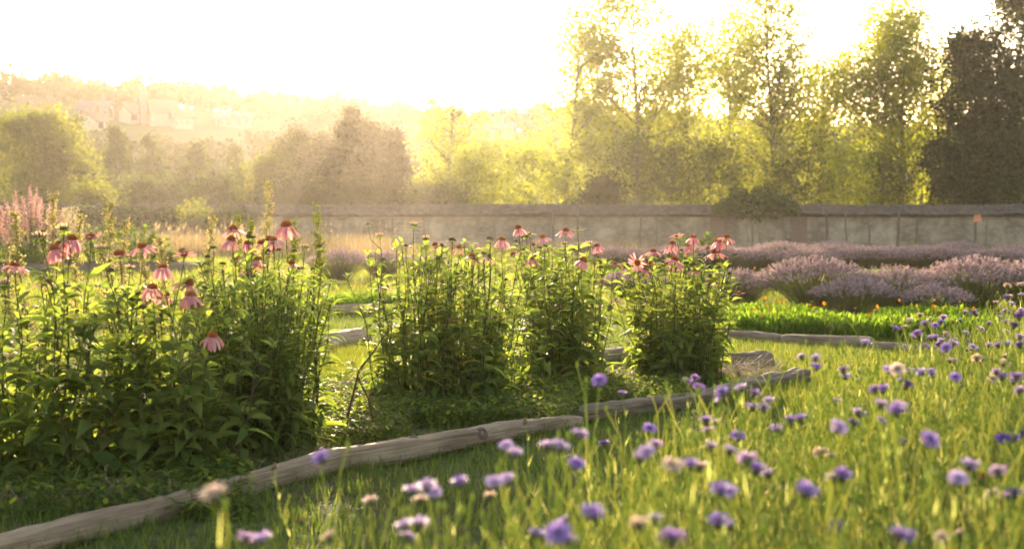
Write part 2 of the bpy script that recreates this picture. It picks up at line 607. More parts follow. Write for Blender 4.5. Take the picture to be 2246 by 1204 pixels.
def airy_tree(name, label, cat, X, Y, H, cw, nl, lsz, mat, group, trunk_r=0.16, first=0.12, up=0.75, nb=26, spread=0.55, z0=0.0, lean=0.0, shape='poplar', fill=0.35):
    t_ = thing(name, label, cat, (X, Y, z0), 0, group)
    tm = MB()
    tp = branch_pts((0, 0, -0.3), (lean, 0, 1), H * 0.97, 9, -0.02, 0.035)
    tubes(tm, tp[None], np.linspace(trunk_r, 0.02, 9), sides=7)
    cents, wts = [], []
    hs = np.sort(RNG.uniform(first, 0.97, nb))
    for h in hs:
        k = h * 8
        i = int(min(7, k)); f = k - i
        b = tp[i] * (1 - f) + tp[i + 1] * f
        if shape == 'poplar':
            env = cw * (0.55 + 0.45 * math.sin(min(1, (h - first) / (0.55 - first + 1e-6)) * math.pi / 2)) if h < 0.55 else cw * (1 - ((h - 0.55) / 0.5) ** 2 * 0.72)
        elif shape == 'round':
            u = (h - first) / (1 - first)
            env = cw * math.sqrt(max(0.05, 1 - (2 * u - 0.85) ** 2))
        else:
            u = (h - first) / (1 - first)
            env = cw * (1.02 - u) ** 0.9
        az = RNG.uniform(0, 2 * math.pi)
        upv = up * RNG.uniform(0.6, 1.3)
        dv = np.array([math.cos(az), math.sin(az), upv]); dv /= np.linalg.norm(dv)
        ln = env / max(0.35, math.cos(math.atan(upv))) * RNG.uniform(0.7, 1.08)
        bp_ = branch_pts(b, dv, ln, 5, -0.04 if shape != 'cone' else 0.05, 0.12)
        r0 = trunk_r * (1 - h) * 0.42 + 0.012
        tubes(tm, bp_[None], np.linspace(r0, 0.008, 5), sides=4)
        for q in range(int(3 + ln * 1.6)):
            s = RNG.uniform(0.25, 1.0) ** 0.8 * 4
            j = int(min(3, s)); g = s - j
            c0 = bp_[j] * (1 - g) + bp_[j + 1] * g
            c1 = c0 + nrm(RNG.normal(size=3) + np.array([0, 0, 0.25])) * RNG.uniform(0.15, 0.5) * ln * 0.45
            tubes(tm, np.array([[c0, (c0 + c1) / 2 + RNG.normal(size=3) * 0.05, c1]]), [0.012, 0.009, 0.005], sides=3)
            for u in (0.4, 0.75, 1.0):
                cents.append(c0 * (1 - u) + c1 * u); wts.append(RNG.uniform(0.5, 1.4))
    tm.build("trunk", M_bark, t_)
    cents = np.array(cents); wts = np.array(wts); wts /= wts.sum()
    idx = RNG.choice(len(cents), nl, p=wts)
    P = cents[idx] + RNG.normal(size=(nl, 3)) * spread * fill * RNG.uniform(0.4, 1.6, (nl, 1)) * np.array([1, 1, 0.9])
    P[:, 2] = np.maximum(P[:, 2], 0.1)
    cr = RNG.random(len(cents))
    fm = MB()
    kites(fm, P, lsz * RNG.uniform(0.7, 1.25, nl), lsz * 0.75 * RNG.uniform(0.7, 1.2, nl), r=np.clip(cr[idx] * 0.55 + RNG.random(nl) * 0.45, 0, 1))
    fm.build("crown", mat, t_, smooth=False)
    return t_


def topz(py, Y):
    return CAMH + (HY - py) / FPX * Y


def Xat(px, Y):
    return (px - CX) / FPX * Y


G_TREE = "poplars in the row beyond the wall"
POPLARS = [
    (968, 78, 66, 90, 4200, "thin faint poplar dissolving in the sun glow, leftmost of the row"),
    (1232, -10, 84, 78, 6500, "airy poplar with long bare trunk right of the sun glow"),
    (1330, 60, 70, 86, 5500, "poplar with hazy crown rising behind the dark rounded bush"),
    (1415, -40, 120, 80, 11500, "broad leafy poplar whose crown leaves the top of the picture"),
    (1512, 10, 80, 84, 8000, "poplar close behind and right of the broad leafy one"),
    (1600, 20, 80, 88, 8000, "poplar behind the creeper that spills over the wall"),
    (1697, -60, 108, 78, 10000, "tall poplar with clear pale trunk rising beside the wall creeper"),
    (1800, 130, 75, 84, 7500, "shorter yellow green poplar right of the tall clear trunk"),
    (1920, 10, 92, 80, 8300, "full yellow green poplar with straight dark trunk above the wall"),
    (1975, 40, 80, 79, 8500, "poplar with leaning trunk beside the full yellow green one"),
    (2050, 105, 70, 82, 7500, "poplar standing against the dark trees at the right edge"),
]
for i, (px, ty, hw, Y, nl, lab) in enumerate(POPLARS):
    airy_tree("poplar_tree", lab, "tree", Xat(px, Y), Y, topz(ty, Y), hw / FPX * Y * 1.22, int(nl * 1.5), 0.215, M_poplar, G_TREE,
              trunk_r=0.22, first=0.16, up=0.85, nb=80, spread=2.0, lean=RNG.uniform(-0.03, 0.05))
SAPL = [
    (1010, 330, 60, 74, "low yellow green sapling under the thin faint poplar"), (1090, 300, 75, 76, "spreading sapling glowing left of the bare trunk poplar"),
    (1165, 320, 70, 72, "sapling with pale leaves against the wall left of the bare trunk"), (1290, 300, 70, 74, "sapling just behind the dark rounded bush"),
    (1400, 290, 80, 72, "sapling under the broad leafy poplar"), (1480, 310, 70, 74, "sapling filling the gap right of the broad leafy poplar"),
    (1560, 300, 70, 72, "sapling rising left of the wall creeper"), (1760, 300, 80, 74, "sapling rising right of the wall creeper"),
    (1850, 310, 75, 72, "bright sapling between two straight poplar trunks"), (1940, 330, 70, 74, "sapling crossed by the leaning poplar trunk"),
    (1650, 290, 60, 86, "sapling far behind the wall creeper"),
]
for (px, ty, hw, Y, lab) in SAPL:
    airy_tree("sapling_tree", lab, "tree", Xat(px, Y), Y, topz(ty, Y), hw / FPX * Y * 1.15, 2900, 0.21, M_poplar if int(px) % 20 else M_broad, "saplings below the poplars",
              trunk_r=0.07, first=0.08, up=0.8, nb=30, spread=1.3, shape='round')
DARKT = [
    (2125, 70, 62, 76, 11500, 'poplar', "dark narrow tree, left of the two at the right edge"),
    (2215, -80, 72, 74, 15500, 'poplar', "tallest dark tree cut by the right edge of the picture"),
]
for (px, ty, hw, Y, nl, shp, lab) in DARKT:
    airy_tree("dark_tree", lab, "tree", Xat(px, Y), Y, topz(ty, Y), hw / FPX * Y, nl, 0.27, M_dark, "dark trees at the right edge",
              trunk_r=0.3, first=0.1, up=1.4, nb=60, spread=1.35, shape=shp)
for (px, ty, hw, Y, nl, lab) in [(2065, 285, 85, 71, 9000, "dark rounded holly bush between the poplars and dark trees"),
                                 (2190, 300, 90, 70, 10000, "dark dense bush behind the wall under the tallest dark tree"),
                                 (1312, 385, 68, 69, 6500, "dark rounded bush behind the wall left of the broad poplar")]:
    airy_tree("bush", lab, "bush", Xat(px, Y), Y, topz(ty, Y), hw / FPX * Y * 0.9, nl, 0.2, M_dark, None, trunk_r=0.1, first=0.05, up=0.7, nb=40, spread=0.8, shape='round')
# left-hand trees
LEFTT = [
    ("broad_tree", 115, 240, 120, 74, 12500, 0.26, 'round', M_broad, "broad green tree with rounded crown at the left behind the salvia"),
    ("broad_tree", -10, 250, 90, 80, 6500, 0.27, 'round', M_broad, "broad tree cut by the left edge of the picture"),
    ("broad_tree", 205, 400, 50, 66, 3500, 0.2, 'round', M_broad, "small bright bush at the foot of the broad green tree"),
    ("pine_tree", 150, 235, 55, 92, 4500, 0.27, 'cone', M_conif, "dark pine top behind the broad green tree"),
    ("pine_tree", 268, 262, 75, 90, 7000, 0.27, 'cone', M_conif, "pine just right of the broad green tree"),
    ("pine_tree", 345, 280, 70, 94, 6000, 0.27, 'cone', M_conif, "hazy pine below the church"),
    ("pine_tree", 425, 300, 80, 88, 8000, 0.27, 'cone', M_conif, "pine with pointed top above the ivy covered wall"),
    ("pine_tree", 520, 300, 75, 90, 8000, 0.27, 'cone', M_conif, "pine left of the sunlit tall bush in the glow"),
    ("broad_tree", 585, 330, 60, 82, 6500, 0.25, 'round', M_broad, "tall sunlit bush behind the tallest seed stalk"),
    ("broad_tree", 665, 300, 75, 88, 8000, 0.27, 'round', M_broad, "hazy broad tree left of the dark tree in the glow"),
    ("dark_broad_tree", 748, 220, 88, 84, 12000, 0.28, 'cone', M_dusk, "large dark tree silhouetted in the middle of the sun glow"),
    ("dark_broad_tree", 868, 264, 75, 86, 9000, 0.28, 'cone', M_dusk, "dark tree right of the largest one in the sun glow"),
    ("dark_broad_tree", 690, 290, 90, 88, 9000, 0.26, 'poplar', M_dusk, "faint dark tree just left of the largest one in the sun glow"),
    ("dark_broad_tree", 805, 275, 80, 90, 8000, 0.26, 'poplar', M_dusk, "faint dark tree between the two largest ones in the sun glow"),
    ("pine_tree", 605, 315, 60, 92, 5000, 0.26, 'cone', M_conif, "faint pine behind the sunlit tall bush in the glow"),
    ("broad_tree", 640, 410, 75, 72, 7000, 0.22, 'round', M_dusk, "low dark bush over the wall in the hazy middle"),
    ("broad_tree", 820, 400, 80, 72, 8000, 0.22, 'round', M_dusk, "low dark bush below the dark trees in the glow"),
    ("broad_tree", 950, 400, 70, 72, 6000, 0.22, 'round', M_broad, "low green bush over the wall under the thin faint poplar"),
    ("broad_tree", 330, 400, 70, 80, 6000, 0.24, 'round', M_conif, "low bush between the pines above the ivy covered wall"),
    ("broad_tree", 470, 405, 75, 80, 6500, 0.24, 'round', M_conif, "low bush between the two pointed pines over the wall"),
]
for (nm, px, ty, hw, Y, nl, ls, shp, mt, lab) in LEFTT:
    airy_tree(nm, lab, "bush" if "bush" in lab else "tree", Xat(px, Y), Y, topz(ty, Y), hw / FPX * Y * 0.95, int(nl * 1.9), ls * 0.8, mt,
              {"pine_tree": "pines beyond the wall", "broad_tree": "broadleaf trees beyond the wall", "dark_broad_tree": "dark trees in the glow"}[nm],
              trunk_r=0.2, first=0.06, up=0.45 if shp == 'cone' else 0.7, nb=60 if shp == 'cone' else 40, spread=0.6 if shp == 'cone' else 1.1, shape=shp)

# ------------------------------------------------------------------ garden wall
YW = 60.0


def wall_material():
    m, t, out = newmat("old_plaster_wall")
    tc = N(t, "ShaderNodeTexCoord")
    n1 = N(t, "ShaderNodeTexNoise"); n1.inputs['Scale'].default_value = 0.7; n1.inputs['Detail'].default_value = 8; n1.inputs['Roughness'].default_value = 0.7
    n2 = N(t, "ShaderNodeTexVoronoi"); n2.inputs['Scale'].default_value = 3.2
    mp = N(t, "ShaderNodeMapping"); mp.inputs['Scale'].default_value = (1, 1, 1.9)
    t.links.new(tc.outputs['Object'], mp.inputs[0])
    t.links.new(tc.outputs['Object'], n1.inputs[0]); t.links.new(mp.outputs[0], n2.inputs[0])
    pl = ramp(t, n1.outputs['Fac'], [(0.3, (0.15, 0.115, 0.078)), (0.5, (0.20, 0.158, 0.11)), (0.7, (0.25, 0.20, 0.145))])
    st = ramp(t, n2.outputs['Distance'], [(0.0, (0.17, 0.13, 0.09)), (0.35, (0.12, 0.09, 0.06)), (0.6, (0.075, 0.056, 0.04))])
    k = ramp(t, n1.outputs['Fac'], [(0.40, (0.85, 0.85, 0.85)), (0.62, (0.1, 0.1, 0.1))])
    mx = N(t, "ShaderNodeMixRGB")
    t.links.new(k, mx.inputs[0]); t.links.new(pl, mx.inputs[1]); t.links.new(st, mx.inputs[2])
    p = N(t, "ShaderNodeBsdfPrincipled"); p.inputs['Roughness'].default_value = 0.95
    t.links.new(mx.outputs[0], p.inputs['Base Color'])
    b = N(t, "ShaderNodeBump"); b.inputs['Strength'].default_value = 0.7; b.inputs['Distance'].default_value = 0.05
    t.links.new(n2.outputs['Distance'], b.inputs['Height']); t.links.new(b.outputs[0], p.inputs['Normal'])
    t.links.new(p.outputs[0], out.inputs[0])
    return m


def brick_material():
    m, t, out = newmat("old_brick")
    tc = N(t, "ShaderNodeTexCoord")
    mp = N(t, "ShaderNodeMapping"); mp.inputs['Rotation'].default_value = (math.pi / 2, 0, 0)
    t.links.new(tc.outputs['Object'], mp.inputs[0])
    br = N(t, "ShaderNodeTexBrick")
    br.inputs['Scale'].default_value = 1.0
    br.inputs['Brick Width'].default_value = 0.24; br.inputs['Row Height'].default_value = 0.085; br.inputs['Mortar Size'].default_value = 0.012
    br.inputs['Color1'].default_value = (0.13, 0.065, 0.042, 1); br.inputs['Color2'].default_value = (0.085, 0.045, 0.032, 1); br.inputs['Mortar'].default_value = (0.13, 0.105, 0.078, 1)
    t.links.new(mp.outputs[0], br.inputs[0])
    p = N(t, "ShaderNodeBsdfPrincipled"); p.inputs['Roughness'].default_value = 0.95
    t.links.new(br.outputs[0], p.inputs['Base Color']); t.links.new(p.outputs[0], out.inputs[0])
    return m


M_wall, M_brick = wall_material(), brick_material()
M_tile = noise_mat("coping_tiles", [(0.03, 0.023, 0.017), (0.055, 0.042, 0.03), (0.10, 0.075, 0.054)], scale=4, bump=0.5, bdist=0.03)
WT = topz(472, YW)          # body top
WC = topz(449, YW)          # coping ridge
wl = thing("garden_wall", "long old plastered garden wall with dark tile coping across the back", "wall", (0, YW, 0))
x0, x1 = Xat(-500, YW), Xat(2900, YW)
mb = MB()
nx = 160
xs = np.linspace(x0, x1, nx)
yo = RNG.normal(size=nx) * 0.015
for yy, flip in ((0, 1), (0.42, -1)):
    zs = np.array([-0.1, 0.5, 1.0, WT])
    V = np.array([[x, yy + yo[i] * (1 if z > 0.2 else 0), z] for z in zs for i, x in enumerate(xs)])
    F = [[j * nx + i, j * nx + i + 1, (j + 1) * nx + i + 1, (j + 1) * nx + i] for j in range(3) for i in range(nx - 1)]
    mb.add(V, F4=F)
mb.build("plaster", M_wall, wl)
mb = MB()
# two-slope tile coping, irregular tile ends
x = x0
while x < x1:
    wtile = RNG.uniform(0.17, 0.24)
    j = RNG.normal() * 0.022 + 0.045 * float(hnoise(x, 0, 0.35)); k = RNG.normal() * 0.02 + 0.09 * float(hnoise(x, 0, 0.35))
    for row in range(3):
        f0, f1 = row / 3, (row + 1) / 3 + 0.06
        ya, yb = -0.34 + 0.55 * f0 - 0.02, -0.34 + 0.55 * f1
        za, zb = WT + (WC - WT) * f0 * 0.9 + j + 0.02, WT + (WC - WT) * min(1, f1) * 0.9 + k * 0.5 + 0.02
        V = np.array([[x, ya, za], [x + wtile * 0.96, ya, za + RNG.normal() * 0.008], [x + wtile * 0.96, yb, zb], [x, yb, zb]])
        V = np.concatenate([V, V + np.array([0, 0, 0.045])])
        mb.add(V, F4=[[0, 3, 2, 1], [4, 5, 6, 7], [0, 1, 5, 4], [1, 2, 6, 5], [2, 3, 7, 6], [3, 0, 4, 7]])
    x += wtile
V = np.array([[x0, 0.21, WC - 0.05], [x1, 0.21, WC - 0.05], [x1, 0.76, WT], [x0, 0.76, WT]])
mb.add(V, F4=[[0, 1, 2, 3]])
boxes(mb, ((x0 + x1) / 2, -0.05, WT - 0.045), (x1 - x0, 0.22, 0.09))
mb.build("coping", M_tile, wl, smooth=False)
for px in (1575, 1752):
    mb = MB(); hgt = WT - 0.095
    boxes(mb, (Xat(px, YW), -0.03, hgt / 2), (0.78, 0.12, hgt)); mb.build("brick_pier", M_brick, wl, smooth=False)

M_wallweed = leaf_mat("wall_weeds", [(0.05, 0.055, 0.02), (0.09, 0.085, 0.035), (0.15, 0.125, 0.06)], trans=0.4)
mb = MB()
n = 3000
X = RNG.uniform(x0, x1, n)
X = X[hnoise(X, X * 0.3, 1.1) + RNG.normal(size=n) * 0.4 > 0.25]
n = len(X)
az = RNG.uniform(0, 6.283, n)
strips(mb, np.stack([X, YW + RNG.uniform(-0.2, 0.3, n), np.full(n, WC - 0.06)], -1), dirs(az, np.pi / 2 - np.abs(RNG.normal(size=n)) * 0.6), RNG.uniform(0.06, 0.24, n), 0.025, bend=0.8, prof=[0.8, 1, 0.1], cols=2)
tag(mb.build("wall_top_weeds", M_wallweed), "scruffy small weeds and grass growing on the wall coping", "weeds", kind="stuff")

# creeper over the wall, ivy on the left stretch
M_ivy = leaf_mat("ivy_leaves", [(0.02, 0.04, 0.01), (0.04, 0.065, 0.014), (0.075, 0.10, 0.02)], trans=0.45)


def mound(name, label, cat, px0, px1, topf, botf, Y, n, ls, mat, depth=0.5, group=None):
    xs = RNG.uniform(px0, px1, n)
    f = RNG.random(n) ** 0.8 * RNG.uniform(0.9, 1.06, n)
    X0 = Xat((px0 + px1) / 2, Y)
    tz = np.array([topz(topf(x), Y) for x in xs]); bz = np.array([topz(botf(x), Y) for x in xs])
    P = np.stack([Xat(xs, Y) - X0, RNG.normal(size=n) * depth * (1 - 0.5 * f) - 0.1, np.maximum(0.03, bz + (tz - bz) * f)], -1)
    m1 = MB()
    kites(m1, P, ls * RNG.uniform(0.6, 1.2, n), ls * RNG.uniform(0.5, 1.0, n))
    t_ = thing(name, label, cat, (X0, Y, 0), 0, group)
    m1.build("foliage", mat, t_, smooth=False)
    m2 = MB()
    k = 14
    bx = RNG.uniform(px0, px1, k)
    p0 = np.stack([Xat(bx, Y) - X0, np.full(k, -0.1), np.zeros(k)], -1)
    p1 = np.stack([Xat(bx + RNG.normal(size=k) * 15, Y) - X0, RNG.normal(size=k) * 0.2, np.array([topz(topf(x), Y) for x in bx]) * 0.85], -1)
    tubes(m2, curve3(p0, p1, 6, 0.05), np.linspace(0.02, 0.006, 6), sides=4)
    m2.build("stem", M_bark, t_)
    return t_


mound("creeper", "green rounded creeper spilling over the top of the garden wall", "creeper", 1560, 1748,
      lambda x: 470 - 68 * max(0, 1 - ((x - 1655) / 96) ** 2) ** 0.6 * (0.82 + 0.12 * math.sin(x * 0.11) + 0.08 * math.sin(x * 0.27 + 1)), lambda x: 480 + 7 * math.sin(x * 0.16) - 12 * abs(x - 1655) / 96, YW, 5200, 0.15, M_ivy, 0.55)
mound("ivy", "ivy with sunlit top edge covering the left stretch of wall", "ivy", -60, 560,
      lambda x: 456 + 4 * math.sin(x * 0.06) + 3 * math.sin(x * 0.15), lambda x: 500, YW - 0.35, 9000, 0.15, M_ivy, 0.28)
mound("young_tree", "small leafy sapling in front of the ivy covered wall", "tree", 395, 470,
      lambda x: 435 + abs(x - 430) * 0.6 + 8 * math.sin(x * 0.5), lambda x: 500 - 25 * (1 - abs(x - 430) / 40), YW - 3, 420, 0.14, M_broad, 0.4)

# ------------------------------------------------------------------ stakes and posts by the wall
M_wood_grey = noise_mat("weathered_wood", [(0.05, 0.038, 0.027), (0.09, 0.07, 0.05), (0.15, 0.12, 0.09)], scale=6, stretch=(1, 1, 0.12), bump=0.5)
M_terra = noise_mat("terracotta", [(0.33, 0.115, 0.055), (0.45, 0.17, 0.085)], scale=5, bump=0.1)


def stake(px, pytop, Y, r, label, lean=0.0, base=True):
    X = Xat(px, Y); H = topz(pytop, Y)
    m1 = MB()
    z = np.linspace(-0.05, H, 7)
    P = np.stack([lean * z + RNG.normal(size=7) * r * 0.25, RNG.normal(size=7) * r * 0.2, z], -1)
    tubes(m1, P[None], r * 0.75 * np.linspace(1.1, 0.9, 7), sides=8)
    k = len(m1.V[0]) - 8
    m1.F3.append(np.array([[k, k + i, k + i + 1] for i in range(1, 7)], np.int32))
    o = m1.build("wooden_stake", M_wood_grey, None)
    o.location = (X, Y, 0)
    return tag(o, label, "stake", "stakes along the garden wall")


for (px, py, Y, r, lab, ln) in [
    (1970, 462, 56, 0.10, "thick dark wooden stake in the middle of the right wall stretch", 0.01), (1813, 460, 58, 0.09, "thick pale stake right of the right brick pier", -0.01),
    (1858, 468, 58, 0.06, "thin crooked stake second right of the right brick pier", -0.06), (1907, 478, 58, 0.06, "short thin stake left of the thick dark stake", 0.0),
    (2010, 480, 58, 0.055, "short thin stake just right of the thick dark stake", 0.01), (2160, 478, 58, 0.05, "thin leaning stake beside the post with the flowerpot", 0.07),
    (1213, 462, 56, 0.07, "pale stake left of two by the hazy stretch of wall", 0.0), (1266, 462, 56, 0.07, "pale stake rising behind the middle coneflowers", 0.01),
    (1405, 473, 58, 0.06, "thin pale stake in front of the wall below the broad poplar", 0.0), (1440, 480, 58, 0.05, "short thin stake left of the left brick pier", 0.01),
    (1085, 480, 56, 0.05, "thin stake in the hazy wall stretch right of the wire trellis", 0.0)]:
    stake(px, py, Y, r, lab, ln)

# post with flowerpot on top: two things
YP = 52.0
stk = stake(2138, 482, YP, 0.085, "dark post carrying the upturned terracotta flowerpot near the right edge", 0.02)
m1 = MB()
zp = topz(487, YP)
prof = [(0.0, 0.30), (0.13, 0.30), (0.13, 0.30), (0.155, 0.05), (0.185, 0.05), (0.185, 0.0), (0.165, 0.0), (0.14, 0.28)]
ns = 20
V = np.array([[r_ * math.cos(2 * math.pi * i / ns), r_ * math.sin(2 * math.pi * i / ns), z_ + 0.03] for (r_, z_) in prof for i in range(ns)])
F = [[j * ns + i, j * ns + (i + 1) % ns, (j + 1) * ns + (i + 1) % ns, (j + 1) * ns + i] for j in range(len(prof) - 1) for i in range(ns)]
m1.add(V * np.array([0.95, 0.95, 1.15]), F4=F)
po = m1.build("flowerpot", M_terra); po.location = (Xat(2143, YP) + 0.0, YP, zp - 0.05)
tag(po, "upturned terracotta flowerpot capping a dark post before the wall", "flowerpot")

# wire trellis
M_wire = noise_mat("galvanised_wire", [(0.22, 0.2, 0.18), (0.32, 0.3, 0.27)], scale=9, rough=0.35, spec=0.8, bump=0)
tr = thing("trellis", "wire trellis with glinting strands between two thin posts before the wall", "trellis", (Xat(895, 50), 50, 0))
for px in (862, 930):
    m1 = MB(); z = np.linspace(-0.05, topz(472, 50), 5)
    tubes(m1, np.stack([np.full(5, Xat(px, 50) - Xat(895, 50)), 0 * z, z], -1)[None], 0.03, sides=6); m1.build("post", M_wood_grey, tr)
m1 = MB()
for k in range(6):
    z = topz(486 + k * 8, 50); xx = np.linspace(Xat(862, 50), Xat(930, 50), 9) - Xat(895, 50)
    tubes(m1, np.stack([xx, 0 * xx - 0.035, z - 0.015 * np.sin(np.linspace(0, math.pi, 9))], -1)[None], 0.005, sides=5)
m1.build("wire", M_wire, tr)

# ------------------------------------------------------------------ grass
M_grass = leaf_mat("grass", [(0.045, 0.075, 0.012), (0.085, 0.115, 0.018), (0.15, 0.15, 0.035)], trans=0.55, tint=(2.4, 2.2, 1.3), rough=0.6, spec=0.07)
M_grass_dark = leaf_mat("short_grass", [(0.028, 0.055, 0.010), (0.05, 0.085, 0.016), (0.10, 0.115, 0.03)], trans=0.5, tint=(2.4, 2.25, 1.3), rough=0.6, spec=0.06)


def blades(mb, X, Y, h, w_, z=0.0, lean=0.5, bend=0.9):
    n = len(X)
    az = RNG.uniform(0, 6.283, n)
    el = np.pi / 2 - np.abs(RNG.normal(size=n)) * lean
    strips(mb, np.stack([X, Y, np.full(n, z) if np.isscalar(z) else z], -1), dirs(az, el), h, w_, bend=bend * RNG.uniform(0.3, 1.3, n), prof=[1.0, 0.75, 0.06], cols=2)


def in_bed(X, Y):
    """True where the soil strip under the coneflowers lies"""
    fx = np.array([v.x for v in front]); fy = np.array([v.y for v in front]); bx_ = np.array([v.x for v in back]); by_ = np.array([v.y for v in back])
    return (Y > np.interp(X, fx, fy)) & (Y < np.interp(X, bx_, by_))


mb = MB()
n = 300000
Y = 2.6 + 11.4 * RNG.random(n) ** 0.75
X = RNG.uniform(-0.66, 0.72, n) * Y
keep = ~(in_bed(X, Y) & (RNG.random(n) < 0.93))
pxg = CX + X / Y * FPX; pyg = HY + CAMH * FPX / Y
straw_spot = (np.abs(pxg - 1590) < 125) & (np.abs(pyg - 826) < 22)
keep &= ~(straw_spot & (RNG.random(n) < 0.9))
pxl_ = np.interp(Y, [0.8, 1.2, 1.6, 2.2, 3.0, 4.0, 5.0, 6.0, 7.0], [430, 520, 780, 1130, 1420, 1830, 2050, 2170, 2260])
keep &= ~((pxg > pxl_) & (Y < 6.5) & (RNG.random(n) < 0.85))
X, Y = X[keep], Y[keep]
tuft = 0.5 + 0.5 * hnoise(X, Y, 3.0)
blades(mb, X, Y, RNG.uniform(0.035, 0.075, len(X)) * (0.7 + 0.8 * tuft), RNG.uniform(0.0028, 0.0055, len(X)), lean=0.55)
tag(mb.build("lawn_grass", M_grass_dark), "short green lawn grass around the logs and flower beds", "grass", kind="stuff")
mb = MB()
# longer sunlit grass, right of the log ends
n = 60000
Y = RNG.uniform(6.4, 10.2, n); px = RNG.uniform(1560, 2150, n); X = (px - CX) / FPX * Y
keep = RNG.random(n) < np.clip((px - 1540) / 120, 0.1, 1)
X, Y = X[keep], Y[keep]
blades(mb, X, Y, RNG.uniform(0.03, 0.08, len(X)), RNG.uniform(0.0025, 0.005, len(X)), lean=0.75, bend=1.2)
n = 26000
Y = RNG.uniform(7.2, 9.2, n); px = RNG.uniform(640, 860, n); X = (px - CX) / FPX * Y
blades(mb, X, Y, RNG.uniform(0.05, 0.11, n), RNG.uniform(0.003, 0.006, n), lean=0.6, bend=1.2)
n = 150000
Y = 13 + 42 * RNG.random(n) ** 1.2
X = RNG.uniform(-0.6, 0.65, n) * Y
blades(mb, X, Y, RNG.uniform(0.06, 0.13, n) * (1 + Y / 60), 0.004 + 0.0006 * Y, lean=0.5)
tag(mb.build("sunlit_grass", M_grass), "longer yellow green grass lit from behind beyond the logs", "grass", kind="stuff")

M_dry = leaf_mat("dry_grass", [(0.13, 0.095, 0.045), (0.2, 0.15, 0.08), (0.32, 0.255, 0.16)], trans=0.5, tint=(1.2, 1.1, 0.8), rough=0.7)
mb = MB()
n = 16000
px = np.concatenate([RNG.uniform(300, 560, 8000), RNG.uniform(520, 860, 5500), RNG.uniform(860, 1420, 2500)])
Y = RNG.uniform(40, 54, n)
X = (px - CX) / FPX * Y
blades(mb, X, Y, RNG.uniform(0.45, 0.95, n) * np.where(px < 860, 1, 0.7), 0.014, lean=0.16, bend=0.5)
k = 170
px = np.concatenate([RNG.uniform(330, 560, 130), RNG.uniform(560, 900, 40)]); Y = RNG.uniform(40, 52, k); X = (px - CX) / FPX * Y
hgt = RNG.uniform(0.6, 1.15, k)
P0 = np.stack([X, Y, 0 * X], -1); P1 = P0 + np.stack([RNG.normal(size=k) * 0.08 + 0.08, 0 * X, hgt], -1)
tubes(mb, curve3(P0, P1, 4), 0.005, sides=3)
strips(mb, P1 - np.array([0, 0, 0.03]), np.tile([0.25, 0, 1.0], (k, 1)), RNG.uniform(0.14, 0.26, k), 0.035, bend=0.5, prof=[0.3, 1, 0.8, 0.1], cols=3, fold=0.5, r=0.95)
tag(mb.build("dry_grass", M_dry), "tall pale dry grass with feathery plumes before the wall", "dry grass", kind="stuff")

# low weeds creeping between the clumps
M_weed = leaf_mat("weed_leaves", [(0.03, 0.06, 0.012), (0.06, 0.095, 0.018), (0.12, 0.14, 0.03)], trans=0.58, tint=(2.8, 2.5, 1.2), spec=0.07, rough=0.6)
mb = MB()
wp = []
for (px0, px1, py0, py1, n) in [(640, 1240, 850, 930, 5200), (680, 860, 880, 990, 1500), (1130, 1520, 830, 880, 3200), (-100, 560, 1040, 1150, 2600), (1000, 1280, 880, 925, 1500), (640, 900, 900, 980, 1800), (820, 1260, 905, 945, 4200), (1240, 1500, 865, 900, 2000)]:
    px = RNG.uniform(px0, px1, n); py = RNG.uniform(py0, py1, n)
    t_ = CAMH * FPX / (py - HY)
    wp.append(np.stack([(px - CX) / FPX * t_, t_, RNG.random(n) ** 1.6 * 0.10 + 0.005], -1))
wp = np.concatenate(wp)
n = len(wp)
strips(mb, wp, dirs(RNG.uniform(0, 6.28, n), RNG.uniform(-0.1, 0.9, n)), RNG.uniform(0.02, 0.045, n), RNG.uniform(0.012, 0.024, n), bend=RNG.uniform(0, 0.8, n), fold=0.25, prof=[0.3, 1.0, 0.8, 0.05])
q = wp[RNG.random(n) < 0.3]
tubes(mb, np.stack([q * np.array([1, 1, 0]), q], 1), 0.0012, sides=3)
tag(mb.build("creeping_weeds", M_weed), "low leafy weeds creeping under and between the coneflower clumps", "weeds", kind="stuff")

# straw mulch
M_straw = leaf_mat("straw", [(0.13, 0.09, 0.045), (0.24, 0.17, 0.09), (0.38, 0.29, 0.17)], trans=0.2, tint=(1, 1, 1), rough=0.7)
mb = MB()
sp = []
for (px0, px1, py0, py1, n) in [(1480, 1700, 806, 845, 2200), (1120, 1420, 822, 860, 1500), (380, 720, 935, 1020, 1500), (-50, 400, 1040, 1130, 1500), (700, 860, 905, 960, 500)]:
    px = RNG.uniform(px0, px1, n); py = RNG.uniform(py0, py1, n)
    t_ = CAMH * FPX / (py - HY)
    bump_ = 0.06 * np.exp(-((px - 1600) / 80) ** 2) * (py > 800)
    sp.append(np.stack([(px - CX) / FPX * t_, t_, 0.006 + RNG.random(n) * (0.025 + bump_)], -1))
sp = np.concatenate(sp); n = len(sp)
strips(mb, sp, dirs(RNG.uniform(0, 6.28, n), RNG.normal(size=n) * 0.18), RNG.uniform(0.05, 0.16, n), RNG.uniform(0.0025, 0.005, n), bend=RNG.normal(size=n) * 0.5, prof=[1, 1, 0.8], cols=2)
tag(mb.build("straw_mulch", M_straw), "loose dry straw mulch on the soil at the clump bases", "straw", kind="stuff")


